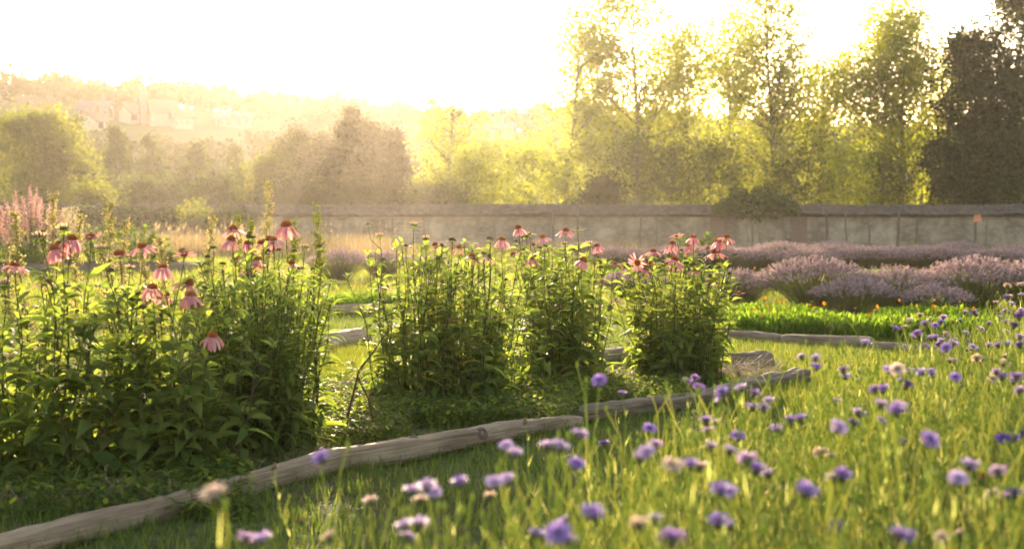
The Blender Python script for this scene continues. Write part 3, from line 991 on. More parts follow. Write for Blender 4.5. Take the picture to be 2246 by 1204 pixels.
# ------------------------------------------------------------------ logs
def log_material(name, a, b, c):
    m, t, out = newmat(name)
    tc = N(t, "ShaderNodeTexCoord")
    mp = N(t, "ShaderNodeMapping"); mp.inputs['Scale'].default_value = (1.2, 1.2, 1.2)
    at_ = N(t, "ShaderNodeAttribute", attribute_name="rnd")      # along-grain coordinate
    n1 = N(t, "ShaderNodeTexNoise"); n1.inputs['Scale'].default_value = 5; n1.inputs['Detail'].default_value = 7
    t.links.new(tc.outputs['Object'], n1.inputs[0])
    uv = N(t, "ShaderNodeUVMap", uv_map="grain")
    mpu = N(t, "ShaderNodeMapping"); mpu.inputs['Scale'].default_value = (26, 2.2, 1)
    t.links.new(uv.outputs[0], mpu.inputs[0])
    n2 = N(t, "ShaderNodeTexNoise"); n2.inputs['Scale'].default_value = 1; n2.inputs['Detail'].default_value = 8; n2.inputs['Roughness'].default_value = 0.7
    t.links.new(mpu.outputs[0], n2.inputs[0])
    g = ramp(t, n2.outputs['Fac'], [(0.30, a), (0.5, b), (0.72, c)])
    k = ramp(t, n1.outputs['Fac'], [(0.35, (0.55, 0.5, 0.42)), (0.65, (1.1, 1.05, 0.98))])
    mx = N(t, "ShaderNodeMixRGB", blend_type='MULTIPLY'); mx.inputs[0].default_value = 0.8
    t.links.new(g, mx.inputs[1]); t.links.new(k, mx.inputs[2])
    p = N(t, "ShaderNodeBsdfPrincipled"); p.inputs['Roughness'].default_value = 0.8; p.inputs['Specular IOR Level'].default_value = 0.25
    t.links.new(mx.outputs[0], p.inputs['Base Color'])
    bm = N(t, "ShaderNodeBump"); bm.inputs['Strength'].default_value = 1.0; bm.inputs['Distance'].default_value = 0.012
    t.links.new(n2.outputs['Fac'], bm.inputs['Height']); t.links.new(bm.outputs[0], p.inputs['Normal'])
    t.links.new(p.outputs[0], out.inputs[0])
    return m


M_log = log_material("grey_log", (0.08, 0.052, 0.03), (0.26, 0.185, 0.115), (0.43, 0.335, 0.23))
M_logd = log_material("brown_log", (0.07, 0.048, 0.03), (0.17, 0.125, 0.08), (0.29, 0.22, 0.15))
M_knot = noise_mat("knot_wood", [(0.05, 0.033, 0.02), (0.11, 0.08, 0.05)], scale=30, bump=0.4)


LOGP = []


def log(pxs, rad, label, mat, group="logs edging the flower beds", wob=0.012, knots=(), flat=False):
    """pxs: pixels of the line where the log touches the ground; rad: radius at each"""
    G = [ground(*p) for p in pxs]
    G = np.array([[g.x, g.y, 0] for g in G])
    rad = np.array(rad, float)
    d = np.concatenate([[0], np.cumsum(np.linalg.norm(np.diff(G, axis=0), axis=1))])
    m = max(40, int(d[-1] / 0.03)); ns = 56
    LOGP.append((G, rad))
    s = np.linspace(0, d[-1], m)
    C = np.stack([np.interp(s, d, G[:, i]) for i in range(3)], -1)
    for i in (0, 1):                                   # soften the corners of the line
        ker = np.ones(7) / 7
        pad = np.concatenate([2 * C[0, i] - C[3:0:-1, i], C[:, i], 2 * C[-1, i] - C[-2:-5:-1, i]])
        C[:, i] = np.convolve(pad, ker, 'valid')
    rr_ = np.interp(s, d, rad)
    ed = np.minimum(s, d[-1] - s) / 0.05
    rr_ = rr_ * (0.90 + 0.10 * np.sqrt(np.clip(ed, 0, 1)))
    T = nrm(np.gradient(C, axis=0))
    A = nrm(np.stack([-T[:, 1], T[:, 0], 0 * T[:, 0]], -1)); U = np.array([0, 0, 1.0])
    ph = np.arange(ns) * 2 * math.pi / ns
    seed = RNG.uniform(0, 50)
    nz = hnoise(s[:, None] * 4 + seed, ph[None] * 0 + np.cos(ph)[None] * 2 + seed, 1.0) * wob + hnoise(s[:, None] * 14 + seed, np.sin(ph)[None] * 4, 1.0) * wob * 0.4
    ridge = np.sin(ph * 5 + seed)[None] * wob * 0.35
    fine = hnoise(s[:, None] * 9 + seed, ph[None] * 6 + seed, 2.2) * wob * 0.3
    RR = rr_[:, None] + nz + ridge + fine
    for (c0, c1, p0_) in ((0.06, 0.30, 0.80), (0.28, 0.55, 0.62), (0.52, 0.80, 0.86), (0.70, 0.97, 0.68)):
        u_ = s / d[-1]
        win = np.clip(np.minimum(u_ - c0, c1 - u_) * 14, 0, 1)
        pc = (p0_ + 0.05 * np.sin(s * 4 + seed) + 0.02 * np.sin(s * 13)) * math.pi
        RR = RR - (win[:, None] * 0.17 * rr_[:, None]) * np.exp(-((ph[None] - pc[:, None]) / 0.07) ** 2)
    o = C[0].copy()
    mid = C[m // 2].copy()
    cz = rr_ * 0.86 + wob * np.sin(s * 2.1 + seed)
    V = C[:, None] - mid + A[:, None] * (RR * np.cos(ph)[None])[:, :, None] + U * (RR * np.sin(ph)[None] + cz[:, None])[:, :, None]
    cap0, cap1 = V[0].mean(0), V[-1].mean(0)
    Vv = np.concatenate([V.reshape(-1, 3), [cap0 - T[0] * 0.008], [cap1 + T[-1] * 0.008]])
    F4 = [[i * ns + j, i * ns + (j + 1) % ns, (i + 1) * ns + (j + 1) % ns, (i + 1) * ns + j] for i in range(m - 1) for j in range(ns)]
    F3 = [[m * ns, (j + 1) % ns, j] for j in range(ns)] + [[m * ns + 1, (m - 1) * ns + j, (m - 1) * ns + (j + 1) % ns] for j in range(ns)]
    mb = MB(); mb.add(Vv, F4=F4, F3=F3)
    t_ = thing("log", label, "log", tuple(mid), 0, group)
    lo = mb.build("trunk_wood", mat, t_)
    me = lo.data
    uvl = me.uv_layers.new(name="grain")
    li = np.empty(len(me.loops), np.int32); me.loops.foreach_get("vertex_index", li)
    vi = np.minimum(li, m * ns - 1)
    uu = np.abs(((vi % ns) / ns) * 2 - 1); vv = s[np.minimum(vi // ns, m - 1)]
    uvl.data.foreach_set("uv", np.stack([uu + seed, vv + seed], -1).astype(np.float32).ravel())
    for (fs, ang, kr) in knots:
        i = int(fs * (m - 1)); k = MB()
        cpos = C[i] - mid + U * cz[i]; outv = A[i] * math.cos(ang) + U * math.sin(ang)
        if outv[1] > 0:
            outv = -A[i] * math.cos(ang) + U * math.sin(ang)
        sx = T[i]; sy = np.cross(outv, sx)
        prof = [(2.0, rr_[i] * 0.9), (1.45, rr_[i] * 1.0), (1.0, rr_[i] * 1.03), (0.8, rr_[i] * 0.97), (0.02, rr_[i] * 0.82)]
        VV = np.array([cpos + outv * h + (sx * math.cos(a) * 1.1 + sy * math.sin(a)) * kr * q for (q, h) in prof for a in np.arange(14) * 2 * math.pi / 14])
        FF = [[a * 14 + b, a * 14 + (b + 1) % 14, (a + 1) * 14 + (b + 1) % 14, (a + 1) * 14 + b] for a in range(4) for b in range(14)]
        k.add(VV, F4=FF); k.build("knot", M_knot, lo)
    return t_


log([(-140, 1275), (40, 1222), (170, 1190), (400, 1124), (620, 1064), (735, 1036), (900, 1012), (1100, 970), (1268, 936)],
    [0.040, 0.042, 0.046, 0.045, 0.045, 0.051, 0.052, 0.044, 0.034], "long weathered grey log with a knot hole, nearest across the garden", M_log,
    knots=[(0.775, 0.55, 0.015), (0.655, 1.2, 0.013)], wob=0.007)
log([(1272, 930), (1400, 912), (1500, 895), (1620, 868), (1760, 838)], [0.036, 0.04, 0.042, 0.05, 0.056], "rough brown log continuing the long grey log to the right", M_logd, wob=0.013)
log([(1560, 812), (1688, 806)], [0.062, 0.07], "short log stub with sawn end beside the straw", M_logd, wob=0.008)
log([(1575, 748), (1660, 752), (1712, 756)], [0.05, 0.052, 0.05], "grey log edging the marigolds, left one of the straight row", M_logd, wob=0.005)
log([(1716, 757), (1800, 762), (1914, 768)], [0.052, 0.056, 0.06], "straight grey log edging the marigolds with a sawn right end", M_logd, wob=0.004)
log([(1912, 772), (2060, 784)], [0.045, 0.045], "thin log half hidden by cornflower stems right of the straight row", M_logd, wob=0.004)
log([(640, 790), (700, 778), (800, 755)], [0.08, 0.085, 0.07], "pale peeling log between the dense clump and the middle coneflowers", M_log, wob=0.012)
log([(690, 870), (770, 862), (850, 850)], [0.03, 0.035, 0.03], "thin pale log low in the weeds between the clumps", M_log, wob=0.005)
log([(1270, 800), (1375, 790)], [0.055, 0.055], "grey log seen between the middle and right coneflowers", M_log, wob=0.006)
log([(690, 692), (850, 690)], [0.07, 0.07], "round grey log far behind the gap left of the middle coneflowers", M_log, wob=0.005)

# grass grown up against the logs
mb = MB()
for (G, rad) in LOGP:
    dd_ = np.concatenate([[0], np.cumsum(np.linalg.norm(np.diff(G, axis=0), axis=1))])
    n = int(dd_[-1] * 900)
    s_ = RNG.uniform(0, dd_[-1], n)
    X = np.interp(s_, dd_, G[:, 0]); Y = np.interp(s_, dd_, G[:, 1]); r_ = np.interp(s_, dd_, rad)
    side = np.where(RNG.random(n) < 0.75, -1, 1) * (r_ * 0.75 + np.abs(RNG.normal(size=n)) * 0.03)
    keep = hnoise(X, Y, 5.0) + RNG.normal(size=n) * 0.4 > -0.1
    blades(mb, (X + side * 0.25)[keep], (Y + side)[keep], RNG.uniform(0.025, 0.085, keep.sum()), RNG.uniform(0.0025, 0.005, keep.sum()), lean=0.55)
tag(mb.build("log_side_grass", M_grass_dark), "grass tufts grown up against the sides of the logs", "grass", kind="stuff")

# =================================================================== PLANTS
M_stem = leaf_mat("coneflower_stem", [(0.04, 0.06, 0.018), (0.065, 0.075, 0.024), (0.08, 0.045, 0.03)], trans=0.35, tint=(1.8, 1.7, 0.6), rough=0.65, spec=0.06)
M_cleaf = leaf_mat("coneflower_leaf", [(0.050, 0.085, 0.020), (0.075, 0.112, 0.026), (0.105, 0.135, 0.034)], trans=0.62, tint=(3.4, 3.05, 1.6), rough=0.6, spec=0.07)
M_dleaf = leaf_mat("dense_leaf", [(0.042, 0.074, 0.016), (0.062, 0.098, 0.021), (0.088, 0.120, 0.028)], trans=0.6, tint=(3.4, 3.05, 1.6), rough=0.6, spec=0.07)
M_petal = leaf_mat("pink_petal", [(0.42, 0.165, 0.18), (0.50, 0.22, 0.23), (0.56, 0.30, 0.29)], trans=0.5, tint=(1.25, 1.0, 0.85), rough=0.55)
M_pale = leaf_mat("pale_petal", [(0.30, 0.19, 0.13), (0.36, 0.25, 0.16), (0.42, 0.31, 0.21)], trans=0.5, tint=(1.1, 1.05, 0.8), rough=0.55)
M_cone = leaf_mat("cone_spikes", [(0.10, 0.025, 0.010), (0.30, 0.075, 0.015), (0.55, 0.17, 0.03)], trans=0.25, tint=(1.2, 1, 0.7), rough=0.5)
M_budc = leaf_mat("green_cone", [(0.05, 0.06, 0.015), (0.10, 0.09, 0.025), (0.2, 0.15, 0.06)], trans=0.3, rough=0.6)


def cone_mesh(name, rad, hgt, mat, spikes=90, bracts=True):
    """spiny domed centre of a coneflower, with sepals below"""
    mb = MB()
    nr, ns = 6, 12
    V, A = [], []
    for i in range(nr):
        a = i / (nr - 1) * math.pi / 2
        for j in range(ns):
            b = 2 * math.pi * j / ns
            V.append([rad * math.cos(a) * math.cos(b), rad * math.cos(a) * math.sin(b), hgt * math.sin(a)]); A.append(0.25 * i / nr)
    F = [[i * ns + j, i * ns + (j + 1) % ns, (i + 1) * ns + (j + 1) % ns, (i + 1) * ns + j] for i in range(nr - 1) for j in range(ns)]
    mb.add(np.array(V) * 0.88, F4=F, r=np.array(A))
    k = np.arange(spikes) + 0.5
    el = np.arcsin(np.clip(k / spikes, 0, 1)); az = k * 2.39996
    d = dirs(az, el); P = d * np.array([rad, rad, hgt]) * 0.8
    S = nrm(np.cross(d, np.array([0.2, 0.1, 1.0]))); U = np.cross(S, d)
    L = rad * 0.42; W = rad * 0.13
    VV = np.stack([P + S * W, P + U * W, P - S * W, P - U * W, P + d * L + np.array([0, 0, rad * 0.12])], 1).reshape(-1, 3)
    b = np.arange(spikes)[:, None, None] * 5
    F3 = (np.array([[0, 1, 4], [1, 2, 4], [2, 3, 4], [3, 0, 4]])[None] + b).reshape(-1, 3)
    rr = np.tile(np.array([0.2, 0.2, 0.2, 0.2, 1.0]), spikes)
    mb.add(VV, F3=F3, r=rr)
    return mb.data(name, mat)


def sepal_mesh(rad):
    mb = MB()
    n = 14
    az = np.arange(n) * 2.39996
    strips(mb, np.stack([rad * 0.3 * np.cos(az), rad * 0.3 * np.sin(az), np.full(n, -0.004)], -1), dirs(az, np.full(n, -0.1)), rad * 1.0, rad * 0.4, bend=0.9, prof=[0.7, 1, 0.1])
    return mb.data("sepals", M_cleaf)


def petal_mesh(n, L, W, el, bend, jit, mat, rad=0.014):
    mb = MB()
    az = np.arange(n) * 2 * math.pi / n + RNG.normal(size=n) * 0.08
    keep = RNG.random(n) > 0.04
    az = az[keep]; n = len(az)
    P = np.stack([rad * np.cos(az), rad * np.sin(az), np.full(n, 0.0)], -1)
    strips(mb, P, dirs(az, el + RNG.normal(size=n) * jit), L * RNG.uniform(0.86, 1.1, n), W * RNG.uniform(0.85, 1.1, n), bend=bend + RNG.normal(size=n) * jit, fold=RNG.uniform(-0.35, 0.2, n), prof=PROF_PETAL, roll=RNG.normal(size=n) * 0.15)
    return mb.data("petals", mat)


CONES = [cone_mesh("cone", 0.017, 0.018, M_cone), cone_mesh("cone", 0.0155, 0.014, M_cone), cone_mesh("cone", 0.018, 0.021, M_cone)]
YCONE = [cone_mesh("cone", 0.013, 0.008, M_budc, 60), cone_mesh("cone", 0.011, 0.010, M_budc, 50)]
SEP = [sepal_mesh(0.017), sepal_mesh(0.013)]
PET = {
    'droop': [petal_mesh(16, 0.044, 0.0115, -0.75, 0.65, 0.12, M_petal) for _ in range(4)],
    'mid': [petal_mesh(16, 0.043, 0.011, -0.25, 0.55, 0.12, M_petal) for _ in range(4)],
    'flat': [petal_mesh(17, 0.040, 0.010, 0.12, 0.2, 0.1, M_petal) for _ in range(3)],
    'pale': [petal_mesh(17, 0.036, 0.009, 0.2, 0.1, 0.1, M_pale) for _ in range(2)],
    'young': [petal_mesh(16, 0.014, 0.0045, 1.05, -0.15, 0.15, M_pale, 0.012) for _ in range(3)],
}


def add_flower(root, rel, kind, sc=1.0, tilt=None):
    """part 'flower' (the spiny cone) with sub-parts petals and sepals"""
    if tilt is None:
        tilt = (random.gauss(0, 0.14), random.gauss(0, 0.14), random.uniform(0, 6.28))
    if kind == 'bud':
        f = obj("flower_bud", random.choice(YCONE), root, rel, tilt, sc)
        obj("sepals", SEP[1], f)
        return f
    cm = random.choice(YCONE if kind in ('young', 'pale') else CONES)
    f = obj("flower", cm, root, rel, tilt, sc)
    obj("petals", random.choice(PET[kind]), f, (0, 0, 0.001), (0, 0, random.uniform(0, 6.28)))
    obj("sepals", SEP[0], f)
    return f


def clump(name, label, cat, bx, by, sx, sy, nst, Hm, leafL, leafW, flowers, group, mat=M_cleaf, dens=9, buds=8, narrow=False, spread=0.35, hvar=0.2, low=0.0):
    """a perennial clump: stems, leaves, flowers"""
    t_ = thing(name, label, cat, (bx, by, 0), 0, group)
    sm, lm = MB(), MB()
    a = RNG.uniform(0, 6.28, nst); q = np.sqrt(RNG.random(nst))
    p0 = np.stack([sx * 0.62 * q * np.cos(a), sy * 0.62 * q * np.sin(a), np.zeros(nst)], -1)
    H = Hm * np.clip(1 + RNG.normal(size=nst) * hvar, 0.5, 1.13) * (1 - 0.18 * q)
    p1 = p0 + np.stack([spread * sx * q * np.cos(a) + RNG.normal(size=nst) * 0.04, spread * sy * q * np.sin(a) + RNG.normal(size=nst) * 0.04, H], -1)
    nf = len(flowers)
    budflag = np.zeros(nst, bool)
    if nf:
        fp = np.array([[f[0].x - bx, f[0].y - by, f[0].z] for f in flowers])
        a2 = RNG.uniform(0, 6.28, nf)
        f0 = np.stack([np.clip(fp[:, 0] * 0.7 + RNG.normal(size=nf) * 0.05, -sx * 0.7, sx * 0.7), fp[:, 1] * 0.7, np.zeros(nf)], -1)
        P0 = np.concatenate([p0, f0]); P1 = np.concatenate([p1, fp - np.array([0, 0, 0.006])])
    else:
        P0, P1 = p0, p1
    ntot = len(P0)
    m = 9
    C = curve3(P0, P1, m, 0.02, lift=0.55)
    rad = np.linspace(0.0036, 0.0019, m)
    stemcol = RNG.random(ntot)
    tubes(sm, C, rad, sides=5, r=stemcol)
    # leaves
    LP, LD, LL, LW, LB, LR = [], [], [], [], [], []
    for i in range(ntot):
        isf = i >= nst
        k = int(dens * RNG.uniform(0.8, 1.25) * (0.8 if isf else 1))
        top = 0.88 if isf else 1.0
        ts = np.sort(RNG.uniform(low, top, k)) if not narrow else np.linspace(low + 0.02, top, k) + RNG.normal(size=k) * 0.01
        az = RNG.uniform(0, 6.28) + np.arange(k) * 2.4 + RNG.normal(size=k) * 0.3
        ts = np.clip(ts, 0, 1)
        if not isf:
            ts[-6:] = RNG.uniform(0.9, 1.0, len(ts[-6:]))
        pos = np.stack([np.interp(ts, np.linspace(0, 1, m), C[i, :, j]) for j in range(3)], -1)
        size = (1.12 - 0.62 * ts) * RNG.uniform(0.7, 1.2, k)
        el = 0.75 * ts + RNG.normal(size=k) * 0.25 + 0.05
        LP.append(pos); LD.append(dirs(az, el)); LL.append(leafL * size); LW.append(leafW * size * RNG.uniform(0.85, 1.15, k)); LB.append(RNG.uniform(0.5, 1.7, k)); LR.append(RNG.random(k))
    LP, LD = np.concatenate(LP), np.concatenate(LD)
    LL, LW, LB, LR = map(np.concatenate, (LL, LW, LB, LR))
    # petiole offset
    strips(lm, LP + LD * 0.012, LD, LL, LW, bend=LB, fold=RNG.uniform(0.05, 0.5, len(LP)), prof=PROF_LANCE if narrow else PROF_OVATE, roll=RNG.normal(size=len(LP)) * 0.35, r=LR)
    tubes(lm, np.stack([LP, LP + LD * 0.016], 1), 0.0014, sides=3)
    # side buds on short curved stalks
    budpos = []
    for b in range(buds):
        i = RNG.integers(0, ntot)
        u = RNG.uniform(0.72, 0.95)
        bpnt = np.array([np.interp(u, np.linspace(0, 1, m), C[i, :, j]) for j in range(3)])
        az = RNG.uniform(0, 6.28)
        e = bpnt + np.array([math.cos(az) * 0.07, math.sin(az) * 0.07, RNG.uniform(0.06, 0.15)])
        mid = (bpnt + e) / 2 + np.array([math.cos(az) * 0.02, math.sin(az) * 0.02, -0.015])
        tubes(sm, np.array([[bpnt, mid, e]]), [0.002, 0.0018, 0.0017], sides=4, r=0.3)
        budpos.append((e, az))
    sm.build("stems", M_stem, t_)
    lm.build("leaves", mat, t_)
    for f in flowers:
        add_flower(t_, (f[0].x - bx, f[0].y - by, f[0].z), f[1], f[2] if len(f) > 2 else random.uniform(0.92, 1.1), f[3] if len(f) > 3 else None)
    for e, az in budpos:
        add_flower(t_, tuple(e), 'bud', random.uniform(0.75, 1.15), (random.gauss(0, 0.5), random.gauss(0, 0.5), az))
    return t_


def fl(lst, Y, jy):
    out = []
    for it in lst:
        px, py, kind = it[:3]
        y = Y + random.uniform(-jy, jy)
        sc = random.uniform(1.02, 1.22) * (it[3] if len(it) > 3 else 1.0)
        out.append((at(px, py, y), kind, sc) + ((it[4],) if len(it) > 4 else ()))
    return out


G_CF = "coneflower clumps in the bed"
# A: near left (two clumps)
A1 = fl([(32, 584, 'mid'), (122, 548, 'droop', 1.15), (158, 526, 'droop', 1.1), (140, 503, 'young', 1.2), (88, 520, 'young', 1.3), (200, 523, 'flat'), (10, 622, 'young', 1.3), (100, 618, 'mid'), (95, 598, 'bud'), (130, 535, 'bud')], 4.5, 0.25)
ga = ground(60, 1085)
clump("coneflower_clump", "leafy pink coneflower clump at the left edge, nearest the long log", "coneflower", ga.x - 0.08, ga.y + 0.25, 0.42, 0.32, 30, 0.72, 0.15, 0.062, A1, G_CF, dens=25, buds=9)
A2 = fl([(312, 542, 'mid', 1.05), (262, 560, 'flat'), (400, 552, 'bud', 1.2), (405, 560, 'flat', 0.9), (357, 588, 'droop', 1.05), (334, 632, 'droop', 1.05), (362, 648, 'droop'), (412, 624, 'mid'), (418, 650, 'droop', 1.1), (285, 588, 'young'), (243, 595, 'bud', 1.2), (290, 660, 'bud'), (240, 680, 'bud'), (466, 738, 'droop', 1.0), (385, 640, 'young', 0.9), (222, 545, 'young', 1.1)], 4.7, 0.25)
ga = ground(300, 1065)
clump("coneflower_clump", "coneflower clump left of the dense dark one with several drooping pink flowers", "coneflower", ga.x, ga.y + 0.25, 0.40, 0.32, 32, 0.66, 0.145, 0.058, A2, G_CF, dens=25, buds=10)
# B: dense narrow-leaved clump in front
gb = ground(565, 1010)
clump("aster_clump", "dense dark bushy clump of narrow leaves without open flowers", "aster", gb.x, gb.y + 0.2, 0.36, 0.29, 80, 0.80, 0.13, 0.028, [], None, mat=M_dleaf, dens=32, buds=0, narrow=True, spread=0.32, hvar=0.07)
# B2: coneflowers behind the dense clump
B2 = fl([(512, 505, 'mid'), (507, 528, 'droop'), (543, 536, 'droop'), (574, 536, 'droop'), (600, 528, 'mid'), (628, 497, 'droop', 1.25), (592, 528, 'droop', 0.9), (562, 572, 'droop', 0.95), (518, 570, 'flat', 0.9), (547, 594, 'mid', 0.9), (668, 543, 'young'), (640, 580, 'mid', 0.8), (490, 598, 'young'), (700, 541, 'bud', 1.1), (690, 590, 'bud', 1.2), (658, 590, 'bud', 1.2), (645, 552, 'bud', 1.1), (468, 545, 'bud', 1.1), (455, 565, 'bud'), (447, 580, 'bud'), (452, 598, 'bud'), (545, 520, 'bud', 1.1), (553, 523, 'bud'), (585, 552, 'bud', 1.2), (602, 548, 'bud', 1.2), (612, 550, 'bud'), (550, 625, 'bud', 1.2), (488, 580, 'bud')], 5.6, 0.25)
gb = ground(575, 930)
clump("coneflower_clump", "coneflower clump rising behind the dense dark narrow leaved one", "coneflower", gb.x, 5.6, 0.34, 0.26, 20, 0.70, 0.12, 0.045, B2, G_CF, dens=26, buds=9)
# C
Cf = fl([(833, 518, 'young', 1.15), (908, 494, 'young', 1.2), (934, 524, 'young', 1.15), (992, 528, 'bud', 1.2), (1006, 545, 'droop', 0.85), (1036, 565, 'mid'), (1072, 566, 'mid'), (1075, 525, 'bud', 1.2), (1102, 528, 'droop'), (996, 690, 'droop', 0.85), (1089, 690, 'mid', 0.75), (846, 632, 'mid', 0.8), (955, 540, 'flat', 0.8), (890, 540, 'bud'), (1040, 570, 'bud', 1.1), (1062, 558, 'bud'), (960, 570, 'bud'), (1110, 615, 'bud')], 6.35, 0.3)
gc = ground(960, 905)
c1 = [f for f in Cf if f[0].x < Xat(985, 6.3)]; c2 = [f for f in Cf if f[0].x >= Xat(985, 6.3)]
gc = ground(900, 905)
clump("coneflower_clump", "tall coneflower clump left of the middle pair with pale unopened heads", "coneflower", gc.x, gc.y + 0.1, 0.34, 0.31, 40, 0.82, 0.12, 0.044, c1, G_CF, dens=32, buds=9, spread=0.3, low=0.0)
gc = ground(1040, 895)
clump("coneflower_clump", "coneflower clump right of the middle pair, few pink heads above dense leaves", "coneflower", gc.x, gc.y + 0.15, 0.33, 0.31, 40, 0.82, 0.12, 0.045, c2, G_CF, dens=32, buds=10, spread=0.3)
# D
Df = fl([(1137, 502, 'droop', 1.05), (1161, 513, 'pale'), (1191, 522, 'mid'), (1241, 507, 'mid', 1.15), (1268, 506, 'pale', 0.9), (1168, 570, 'droop', 1.1), (1125, 560, 'flat', 0.9), (1278, 573, 'droop', 1.05), (1310, 541, 'droop', 1.0), (1292, 535, 'young', 1.1), (1238, 535, 'young', 1.1), (1237, 550, 'bud'), (1196, 541, 'bud'), (1131, 531, 'bud', 1.1), (1155, 520, 'bud'), (1350, 580, 'flat', 0.7), (1325, 572, 'young', 0.9), (1224, 668, 'mid', 0.6), (1185, 545, 'bud'), (1255, 548, 'bud')], 7.3, 0.3)
gd = ground(1232, 838)
clump("coneflower_clump", "coneflower clump with broad low leaves left of the rightmost one", "coneflower", gd.x, gd.y, 0.33, 0.30, 36, 0.79, 0.135, 0.055, Df, G_CF, dens=32, buds=11, spread=0.3)
# E
Ef = fl([(1521, 522, 'droop', 1.05), (1594, 522, 'mid', 1.05), (1575, 531, 'droop', 1.05), (1511, 540, 'droop', 1.05), (1570, 556, 'mid', 1.2), (1483, 518, 'flat', 0.75), (1475, 536, 'droop'), (1469, 547, 'mid', 1.05), (1433, 553, 'mid'), (1397, 577, 'flat', 1.15, (1.15, 0.2, 0.4)), (1427, 580, 'flat'), (1415, 592, 'mid'), (1479, 571, 'mid', 1.1), (1482, 582, 'mid', 1.2), (1552, 546, 'flat', 0.8), (1525, 596, 'mid', 0.9), (1560, 612, 'mid', 0.8), (1466, 650, 'young', 0.9), (1352, 660, 'flat', 0.7), (1378, 615, 'pale', 0.9), (1621, 645, 'flat', 0.7), (1350, 582, 'flat', 0.8), (1453, 575, 'bud', 1.2), (1505, 578, 'bud', 1.2), (1535, 560, 'bud'), (1613, 560, 'bud', 1.1), (1600, 575, 'bud'), (1620, 625, 'bud', 1.1), (1595, 622, 'bud', 1.1), (1600, 600, 'bud')], 7.35, 0.3)
ge = ground(1490, 842)
clump("coneflower_clump", "rightmost coneflower clump with the densest cluster of pink flowers", "coneflower", ge.x, ge.y + 0.05, 0.35, 0.32, 42, 0.75, 0.12, 0.05, Ef, G_CF, dens=32, buds=12, spread=0.3)


for (px, py, nst, Hm, lab) in [(1128, 868, 10, 0.60, "small flowerless coneflower clump filling the gap between the middle clumps"), (440, 1045, 14, 0.55, "short flowerless coneflower clump against the dense dark clump")]:
    g = ground(px, py)
    clump("coneflower_clump", lab, "coneflower", g.x, g.y + 0.1, 0.26, 0.26, nst, Hm, 0.12, 0.046, [], G_CF, dens=20, buds=6, spread=0.6)

# bent brown stalk between the clumps
def bare_stalk():
    t_ = thing("dead_stalk", "bent brown forked stalk in the gap between dense clump and middle coneflowers", "stalk", tuple(ground(752, 960)))
    Y = t_.location.y; o = t_.location
    m1 = MB()
    pts = [(752, 958), (770, 880), (785, 815), (815, 775), (845, 730)]
    P = np.array([[at(*p, Y).x - o.x, 0.02 * i, at(*p, Y).z] for i, p in enumerate(pts)]); P[0, 2] = 0
    tubes(m1, P[None], [0.006, 0.005, 0.005, 0.004, 0.003], sides=6, r=0.9)
    pts = [(820, 925), (808, 870), (790, 835), (784, 818)]
    P = np.array([[at(*p, Y).x - o.x, -0.02, at(*p, Y).z] for p in pts])
    tubes(m1, P[None], [0.003, 0.004, 0.004, 0.004], sides=6, r=0.95)
    m1.build("stem", M_stem, t_)
    m2 = MB()
    b = at(785, 812, Y)
    PP = np.array([[b.x - o.x, 0, b.z]] * 5); az = np.array([3.0, 0.2, 2.4, 0.5, 3.6])
    strips(m2, PP, dirs(az, np.array([0.5, 0.4, 0.9, 0.2, 0.0])), 0.13, 0.03, bend=1.5, fold=0.2, prof=PROF_LANCE)
    m2.build("leaves", M_cleaf, t_)


bare_stalk()


# ------------------------------------------------------------------ tall seed stalks behind the clumps
M_seed = leaf_mat("seed_bracts", [(0.14, 0.14, 0.05), (0.24, 0.21, 0.09), (0.34, 0.28, 0.15)], trans=0.5, tint=(1.2, 1.15, 0.7))
M_seedg = leaf_mat("green_bracts", [(0.05, 0.08, 0.015), (0.09, 0.12, 0.02), (0.16, 0.17, 0.04)], trans=0.55, tint=(1.4, 1.3, 0.45))


def seed_stalk(px, pyt, Y, wpx, label, green=False, lean=0.0, leaves=6, zb=0.0, nb=60):
    X = Xat(px, Y); H = topz(pyt, Y)
    t_ = thing("seed_stalk", label, "seed stalk", (X - lean * H, Y, 0), 0, "tall seed stalks behind the flowers")
    sm, bm, lm = MB(), MB(), MB()
    m = 12
    z = np.linspace(0, H, m)
    wob = np.sin(z * 5 + X * 7) * 0.012
    C = np.stack([lean * z + wob, 0.5 * wob, z], -1)
    tubes(sm, C[None], np.linspace(0.006, 0.002, m), sides=5, r=0.2)
    w_ = wpx / FPX * Y / 2
    P = []
    for k in range(nb):
        u = RNG.uniform(0.22, 1.0)
        c = np.array([np.interp(u, np.linspace(0, 1, m), C[:, j]) for j in range(3)])
        az = RNG.uniform(0, 6.28); ln = w_ * RNG.uniform(0.3, 1.15) * (1.25 - 0.85 * u) + 0.008
        e = c + np.array([math.cos(az) * ln, math.sin(az) * ln, ln * RNG.uniform(0.2, 0.9)])
        tubes(sm, np.array([[c, (c + e) / 2 + np.array([0, 0, -0.1 * ln]), e]]), 0.0011, sides=3, r=0.1)
        nn = int(6 + 80 * ln)
        s = RNG.random((nn, 1)) ** 0.7
        P.append(c * (1 - s) + e * s + RNG.normal(size=(nn, 3)) * 0.006)
    P = np.concatenate(P)
    kites(bm, P, RNG.uniform(0.010, 0.019, len(P)), RNG.uniform(0.010, 0.017, len(P)))
    for k in range(leaves):
        u = RNG.uniform(0.15, 0.75)
        c = np.array([[np.interp(u, np.linspace(0, 1, m), C[:, j]) for j in range(3)]])
        strips(lm, c, dirs(np.array([RNG.uniform(0, 6.28)]), np.array([RNG.uniform(0, 0.7)])), 0.055, 0.045, bend=0.8, fold=0.2)
    sm.build("stem", M_seed, t_)
    bm.build("seed_sprays", M_seedg if green else M_seed, t_, smooth=False)
    if leaves:
        lm.build("leaves", M_seedg, t_)
    return t_


